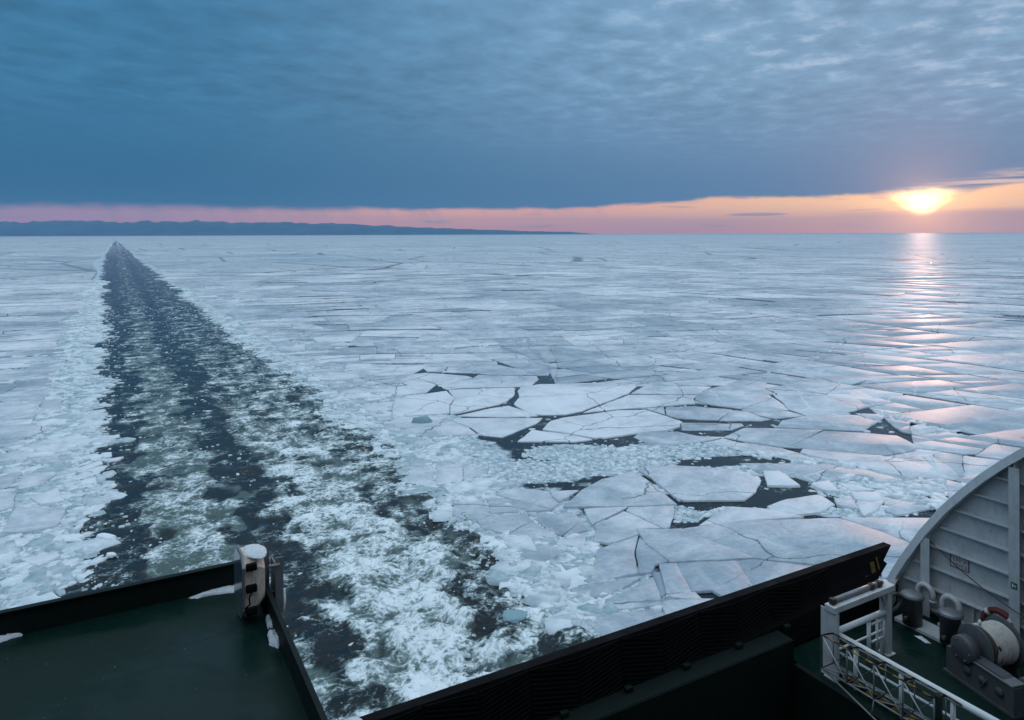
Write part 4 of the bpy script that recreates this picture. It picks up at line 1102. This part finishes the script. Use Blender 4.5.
for k in range(6): 
    a = k * math.pi / 3; b.lathe([(0, 0), (.014, 0), (.014, .012), (0, .013)], axm(-.18, AX[1] + .16 * math.cos(a), AX[2] + .16 * math.sin(a)), 8)
b.build('bolt', M['galv'], wz)
B().lathe([(0, 0), (.33, 0), (.345, .012), (.33, .025), (0, .026)], axm(.12), 48).build('drum_flange', M['grey'], wz)
B().lathe([(0, 0), (.37, 0), (.385, .012), (.37, .025), (0, .026)], axm(.70), 48).build('drum_flange', M['grey'], wz)
b = B()
for i in range(12):
    x_ = .27 + .036 * i; r = .30 + .006 * math.sin(i * 2.1)
    pts = [(x_ + .012 * math.sin(3 * t), AX[1] + r * math.cos(t), AX[2] + r * math.sin(t)) for t in np.linspace(0, 2 * math.pi, 37)]
    b.tube(pts, .0195, 7, False)
b.lathe([(.285, .16), (.285, .56)], axm(.12), 36); b.build('rope_coil', M['rope'], wz)
b = B()
for i in range(5):
    x_ = .165 + .024 * i; r = .285 - .01 * (i % 2)
    b.tube([(x_, AX[1] + r * math.cos(t), AX[2] + r * math.sin(t)) for t in np.linspace(0, 2 * math.pi, 31)], .016, 6, False)
b.tube([(.26 + .06 * math.sin(t), AX[1] - .30 - .03 * math.cos(t) * 0, AX[2] - .02 + .16 * math.cos(t)) for t in np.linspace(0, 2 * math.pi, 21)], .016, 6, False)
b.build('dark_rope', M['dark_rope'], wz)
b = B().prism([(.74, -.08, .02), (.74, .44, .02), (.74, .27, .62), (.74, .09, .62)], (.04, 0, 0)); b.build('bearing_stand', M['grey'], wz)
b = B().lathe([(0, 0), (.10, 0), (.10, .30), (.085, .32), (0, .321)], Matrix.Translation((.18, -.62, .42)) @ RX, 24); b.box(.2, .46, -.70, -.54, .02, .33); b.build('motor', M['grey'], wz)
b = B().tube([(.30, -.95, .0), (.30, -.95, .44), (.34, -.93, .50), (.50, -.80, .53), (.56, -.76, .50), (.58, -.75, 0)], .014, 8); b.build('guard_rail', M['galv'], wz)
b = B().lathe([(0, 0), (.022, .01), (.030, .05), (.016, .09), (0, .10)], Matrix.Translation((.22, AX[1], AX[2] + .33)), 12); b.build('grease_cup', M['band'], wz)
for y0 in (-.45, -.15, .12): B().lathe([(0, 0), (.07, 0), (.07, .02), (0, .021)], Matrix.Translation((-.122, y0, .25)) @ RX, 20).build('inspection_cap', M['grey'], gc)
B().tube([(-.115, -.25, .34), (-.15, -.22, .26), (-.13, -.16, .16), (-.115, -.12, .12)], .008, 6).build('handle', M['grey'], gc)

# second small reel at the right edge
rl_ = empty('hose_reel', (13.05, 5.75, DK)); tag(rl_, "dark reel of hose half cut by the picture's right edge", 'reel')
b = B()
for i in range(5): b.tube([(.05 * i, .26 * math.cos(t), .62 + .26 * math.sin(t)) for t in np.linspace(0, 2 * math.pi, 31)], .026, 7, False)
b.build('hose', M['dark_rope'], rl_)
b = B().box(-.06, -.04, -.03, .03, 0, .62); b.box(.26, .28, -.03, .03, 0, .62); b.bar((-.06, 0, .62), (.28, 0, .62), .04); b.build('stand', M['grey'], rl_)

# lifebuoy
c_ = at_x(998, 626, XP - .14)
lb = empty('lifebuoy', c_); tag(lb, "dark red lifebuoy with white bands hung on the white bulwark behind the winch", 'lifebuoy')
R_, r_ = .255, .055
b = B(); b.tube([(0, R_ * math.cos(t), R_ * math.sin(t)) for t in np.linspace(0, 2 * math.pi, 49)], r_, 14, False); b.build('ring', M['red'], lb)
for k in range(4):
    a0 = math.pi / 4 + k * math.pi / 2
    B().tube([(0, R_ * math.cos(t), R_ * math.sin(t)) for t in np.linspace(a0 - .13, a0 + .13, 7)], r_ + .005, 14, True).build('band', M['band'], lb)
B().bar((.0, 0, .0), (.13, 0, .0), .03).build('bracket', M['white'], lb)

# gate frame
YG = 7.74
g0, g1 = 10.30, 11.70
gt = empty('gate_frame', ((g0 + g1) / 2, YG, DK)); tag(gt, "white welded steel goalpost frame with a thick worn top beam", 'gate frame')
cx = (g0 + g1) / 2
zt_ = at_y(884, 586, YG)[2] - DK
b = B().box(g0 - cx - .06, g0 - cx + .06, -.07, .07, .02, zt_ - .07, bev=.006); b.box(g0 - cx - .075, g0 - cx - .061, -.12, .18, .02, zt_ - .05); b.box(g0 - cx - .1, g0 - cx + .1, -.11, .11, 0, .019); b.build('post', M['white'], gt)
b = B().box(g1 - cx - .06, g1 - cx + .06, -.07, .07, .02, zt_ - .07, bev=.006); b.box(g1 - cx - .1, g1 - cx + .1, -.11, .11, 0, .019); b.box(g1 - cx - .16, g1 - cx - .062, .0, .02, .02, zt_ - .08); b.build('post', M['white'], gt)
b = B().box(g0 - cx - .10, g1 - cx + .10, -.10, .09, zt_ - .07, zt_ + .03, bev=.006); b.build('top_beam', M['white'], gt)
b = B().tube([(g0 - cx, .02, zt_ + .075), (g1 - cx - .1, .02, zt_ + .075)], .045, 12); b.build('beam_pipe', M['galv'], gt)
b = B().prism([(g0 - cx + .06, 0, zt_ - .07), (g0 - cx + .18, 0, zt_ - .07), (g0 - cx + .06, 0, zt_ - .30)], (0, .012, 0)); b.prism([(g1 - cx - .06, -.03, zt_ - .07), (g1 - cx - .20, -.03, zt_ - .07), (g1 - cx - .06, -.03, zt_ - .30)], (0, .012, 0)); b.build('gusset', M['white'], gt)
b = B()
for xx in (g0 - cx - .05, .25, g1 - cx - .25): b.box(xx, xx + .09, -.04, .05, zt_ + .031, zt_ + .13, bev=.01)
b.build('beam_lug', M['rustbar'], gt)
zm = at_y(858, 622, YG)[2] - DK
B().tube([(g0 - cx + .05, 0, zm), (g1 - cx - .05, 0, zm)], .048, 14).build('cross_pipe', M['white_bright'], gt)
for xx in (.22, .44, .62):
    B().tube([(xx, 0, .02), (xx, 0, zm - .03 if xx < .6 else zm - .12)], .022 if xx > .3 else .032, 10).build('upright', M['white_bright'], gt)
for k, (xa, zz) in enumerate(((-.6, .42), (.3, .60), (.3, .30))):
    B().tube([(xa, 0, zz), (g1 - cx - .07, 0, zz + .01)], .018, 8).build('bar', M['white_bright'], gt)

# handrail
XRL = 10.32
hr = empty('railing', (XRL, 4, DK)); tag(hr, "white pipe railing running forward from the gate frame along the deck edge", 'railing')
zr = at_x(890, 664.4, XRL)[2] - DK
B().tube([(0, 7.64 - 4, zr), (0, -1 - 4, zr)], .052, 14).build('top_rail', M['white_bright'], hr)
for zz, r in ((zr * .62, .020), (zr * .28, .020)):
    B().tube([(0, 7.64 - 4, zz), (0, -1 - 4, zz)], r, 10).build('lower_rail', M['white_bright'], hr)
for y_ in np.arange(7.35, -1, -.76):
    B().tube([(0, y_ - 4, 0), (0, y_ - 4, zr - .03)], .034, 12).build('stanchion', M['white_bright'], hr)
B().box(-.012, .012, -1 - 4, 7.64 - 4, .01, .13).build('kick_plate', M['hazard'], hr)

# stowed lattice gangway
lg = empty('lattice_gangway', (9.9, 7.0, DK)); tag(lg, "folded lattice gangway of thin bars with striped tubes outside the railing", 'gangway')
xa, xb = 0.0, .28; z_t = H - 6.45 - DK; z_b = H - 6.98 - DK; y0, y1 = .65, -1.15
M['stripe_tube'] = M['hazard']
b = B().tube([(xa, y0, z_t), (xa, y1, z_t)], .013, 8); b.tube([(xb, y0, z_t - .05), (xb, y1, z_t - .05)], .012, 8); b.build('top_chord', M['hazard'], lg)
b = B().tube([(xa, y0, z_b), (xa, y1, z_b)], .014, 8); b.tube([(xb, y0, z_b), (xb, y1, z_b)], .014, 8); b.build('bottom_chord', M['galv'], lg)
k = 0
for i in range(5):
    ya = y0 + (y1 - y0) * i / 4
    B().tube([(xa, ya, z_b), (xa, ya, z_t)], .012, 8).build('upright', M['galv'] if i else M['black'], lg)
    B().tube([(xb, ya, z_b), (xb, ya, z_t - .05)], .010, 8).build('upright', M['galv'], lg)
    B().tube([(xa, ya, z_b), (xb, ya, z_b)], .010, 8).build('rung', M['rustbar'], lg)
    B().tube([(xa, ya, z_t), (xb, ya, z_t - .05)], .012, 8).build('rung', M['black'], lg)
for i in range(4):
    ya, yc = y0 + (y1 - y0) * i / 4, y0 + (y1 - y0) * (i + 1) / 4
    B().tube([(xa, ya, z_t), (xa, yc, z_b)], .009, 8).build('brace', M['white'], lg)
    B().tube([(xb, ya, z_b), (xb, yc, z_t - .05)], .008, 8).build('brace', M['galv'], lg)
    B().tube([(xa, ya, z_b), (xb, yc, z_b)], .010, 8).build('brace', M['galv'], lg)
B().tube([(xb, y1, z_t - .05), (xb + .2, y1 - .35, z_t - .2), ], .014, 8).build('stay', M['rustbar'], lg)
B().tube([(xa + .1, y1, -.35), (xa + .1, y1, z_t + .02)], .05, 12).build('end_post', M['dark_green'], lg)
# long sloping supports under it
b = B().tube([(xa, y0, z_b), (xa - .12, y1, z_b - .45)], .014, 8); b.tube([(xa - .12, y1, z_b - .45), (xa, y1, z_b)], .014, 8); b.tube([(xa, (y0 + y1) / 2, z_b), (xa - .06, (y0 + y1) / 2, z_b - .22)], .010, 8); b.build('under_brace', M['galv'], lg)

# floodlight on its stand at the platform corner
fl = empty('floodlight', (1.16, 7.22, PZ)); tag(fl, "old beige floodlight capped with snow at the corner of the green deck", 'floodlight')
fl.rotation_euler = (0, 0, math.radians(182))      # local +x is where the glass faces (left in the photograph)
zc = H - 3.29 - PZ
hgt, wd = .29, .20
def ring_prism(x0, x1, s0, s1, name, mt, par, cut=.10):
    def oct_(x_, s_): 
        w_, h_ = wd * s_, hgt * s_; return [(x_, -w_ + cut * s_, -h_), (x_, w_ - cut * s_, -h_), (x_, w_, -h_ + cut * s_), (x_, w_, h_ - cut * s_), (x_, w_ - cut * s_, h_), (x_, -w_ + cut * s_, h_), (x_, -w_, h_ - cut * s_), (x_, -w_, -h_ + cut * s_)]
    b = B(); A = [b.b.verts.new(Vector(q_) + Vector((0, 0, zc))) for q_ in oct_(x0, s0)]; C = [b.b.verts.new(Vector(q_) + Vector((0, 0, zc))) for q_ in oct_(x1, s1)]
    b.b.faces.new(A); b.b.faces.new(C[::-1])
    for i in range(8): b.b.faces.new((A[i], C[i], C[(i + 1) % 8], A[(i + 1) % 8]))
    return b.build(name, mt, par)
hs = ring_prism(.0, .125, .93, .96, 'housing', M['beige'], fl)
ring_prism(-.07, -.001, .70, .92, 'rear_housing', M['beige'], fl)
ring_prism(.126, .145, 1.05, 1.05, 'glass_rim', M['galv'], fl)
ring_prism(.1455, .150, .98, .98, 'glass', M['glass'], fl)
for zz in (.20, 0.0, -.21):
    b = B().box(.02, .115, .185, .235, zc + zz - .032, zc + zz + .032, bev=.008); b.box(.03, .105, .236, .245, zc + zz - .012, zc + zz + .012); b.build('clamp', M['black'], fl)
B().tube([(.07, .245, zc - .02), (.10, .27, zc - .06), (.09, .26, zc - .12), (.13, .24, zc - .16)], .008, 6).build('cable', M['black'], fl)
b = B().box(-.17, -.11, -.16, -.145, zc - .30, zc + .26); b.box(-.24, -.165, .13, .145, zc - .33, zc + .20); b.box(-.20, -.185, -.145, .13, zc - .25, zc + .1); b.build('bracket', M['galv'], fl)
b = B().tube([(-.10, .16, zc + .14), (-.20, .16, zc + .14)], .018, 8); b.tube([(-.10, .0, zc - .18), (-.20, .0, zc - .18)], .018, 8); b.build('pivot_bolt', M['galv'], fl)
b = B().box(-.20, -.08, -.10, .08, 0, zc - .26); b.build('stand', M['black'], fl)
# snow cap
b = bmesh.new(); bmesh.ops.create_icosphere(b, subdivisions=3, radius=1)
for v in b.verts:
    nn_ = float(fbm(np.array([v.co.x * 1.5]), np.array([v.co.y * 1.5 + v.co.z]), 3, 500)[0])
    v.co = Vector((.0 + v.co.x * .115 * (1 + .25 * nn_), v.co.y * .17 * (1 + .25 * nn_), zc + .262 + max(-.01, v.co.z * .022 * (1 + .6 * nn_)) - .25 * max(0, -v.co.x * .115) - .2 * max(0, abs(v.co.y * .17) - .1)))
for f in b.faces: f.smooth = True
me = bpy.data.meshes.new('snow_clump'); b.to_mesh(me); b.free()
tag(link('snow_clump', me, M['snow'], None, (0, 0, 0)), "small cap of snow lying on top of the beige floodlight", 'snow').matrix_world = Matrix.Translation((1.16, 7.22, PZ)) @ Matrix.Rotation(math.radians(182), 4, 'Z')
b = bmesh.new(); bmesh.ops.create_icosphere(b, subdivisions=3, radius=1)
for v in b.verts:
    nn_ = float(fbm(np.array([v.co.x * 1.5]), np.array([v.co.y * 1.5 + v.co.z]), 3, 520)[0]); v.co = Vector((v.co.x * .055, v.co.y * .05, v.co.z * .14)) * (1 + .3 * nn_)
for f in b.faces: f.smooth = True
me = bpy.data.meshes.new('snow_lump'); b.to_mesh(me); b.free()
sp_ = at_y(279, 600, 7.6); tag(link('snow_lump', me, M['snow'], None, sp_), "lump of snow frozen on the coaming right behind the floodlight bracket", 'snow')
# white cap at the bottom edge
c_ = gp(350, 736, H - 3.95)
vc = empty('vent_cap', (c_[0], c_[1], H - 3.95)); tag(vc, "white rounded cap showing at the bottom edge between green deck and dark ramp", 'vent cap')
B().lathe([(0, .125), (.05, .118), (.09, .092), (.118, .05), (.125, 0), (.125, -.06), (.11, -.065), (0, -.066)], None, 36).build('dome', M['white_bright'], vc)
B().lathe([(0, -.067), (.06, -.067), (.06, -3.3), (0, -3.31)], None, 20).build('stem', M['white'], vc)
B().tube([(-.06, 0, -.4), (XE + .02 - c_[0], 0, -.4)], .02, 8).build('bracket', M['white'], vc)

# ------------------------------------------------------------------ sea air
m_, n, out = mat('sea_haze')
pv = n.n.new('ShaderNodeVolumePrincipled'); pv.inputs['Color'].default_value = (.34, .66, 1, 1); pv.inputs['Density'].default_value = 2.2e-5
pv.inputs['Anisotropy'].default_value = 0.0
n.l.new(pv.outputs[0], out.inputs['Volume'])
tag(B().box(-36500, 36500, -3500, 36500, -3, 900).build('haze', m_), kind='stuff')
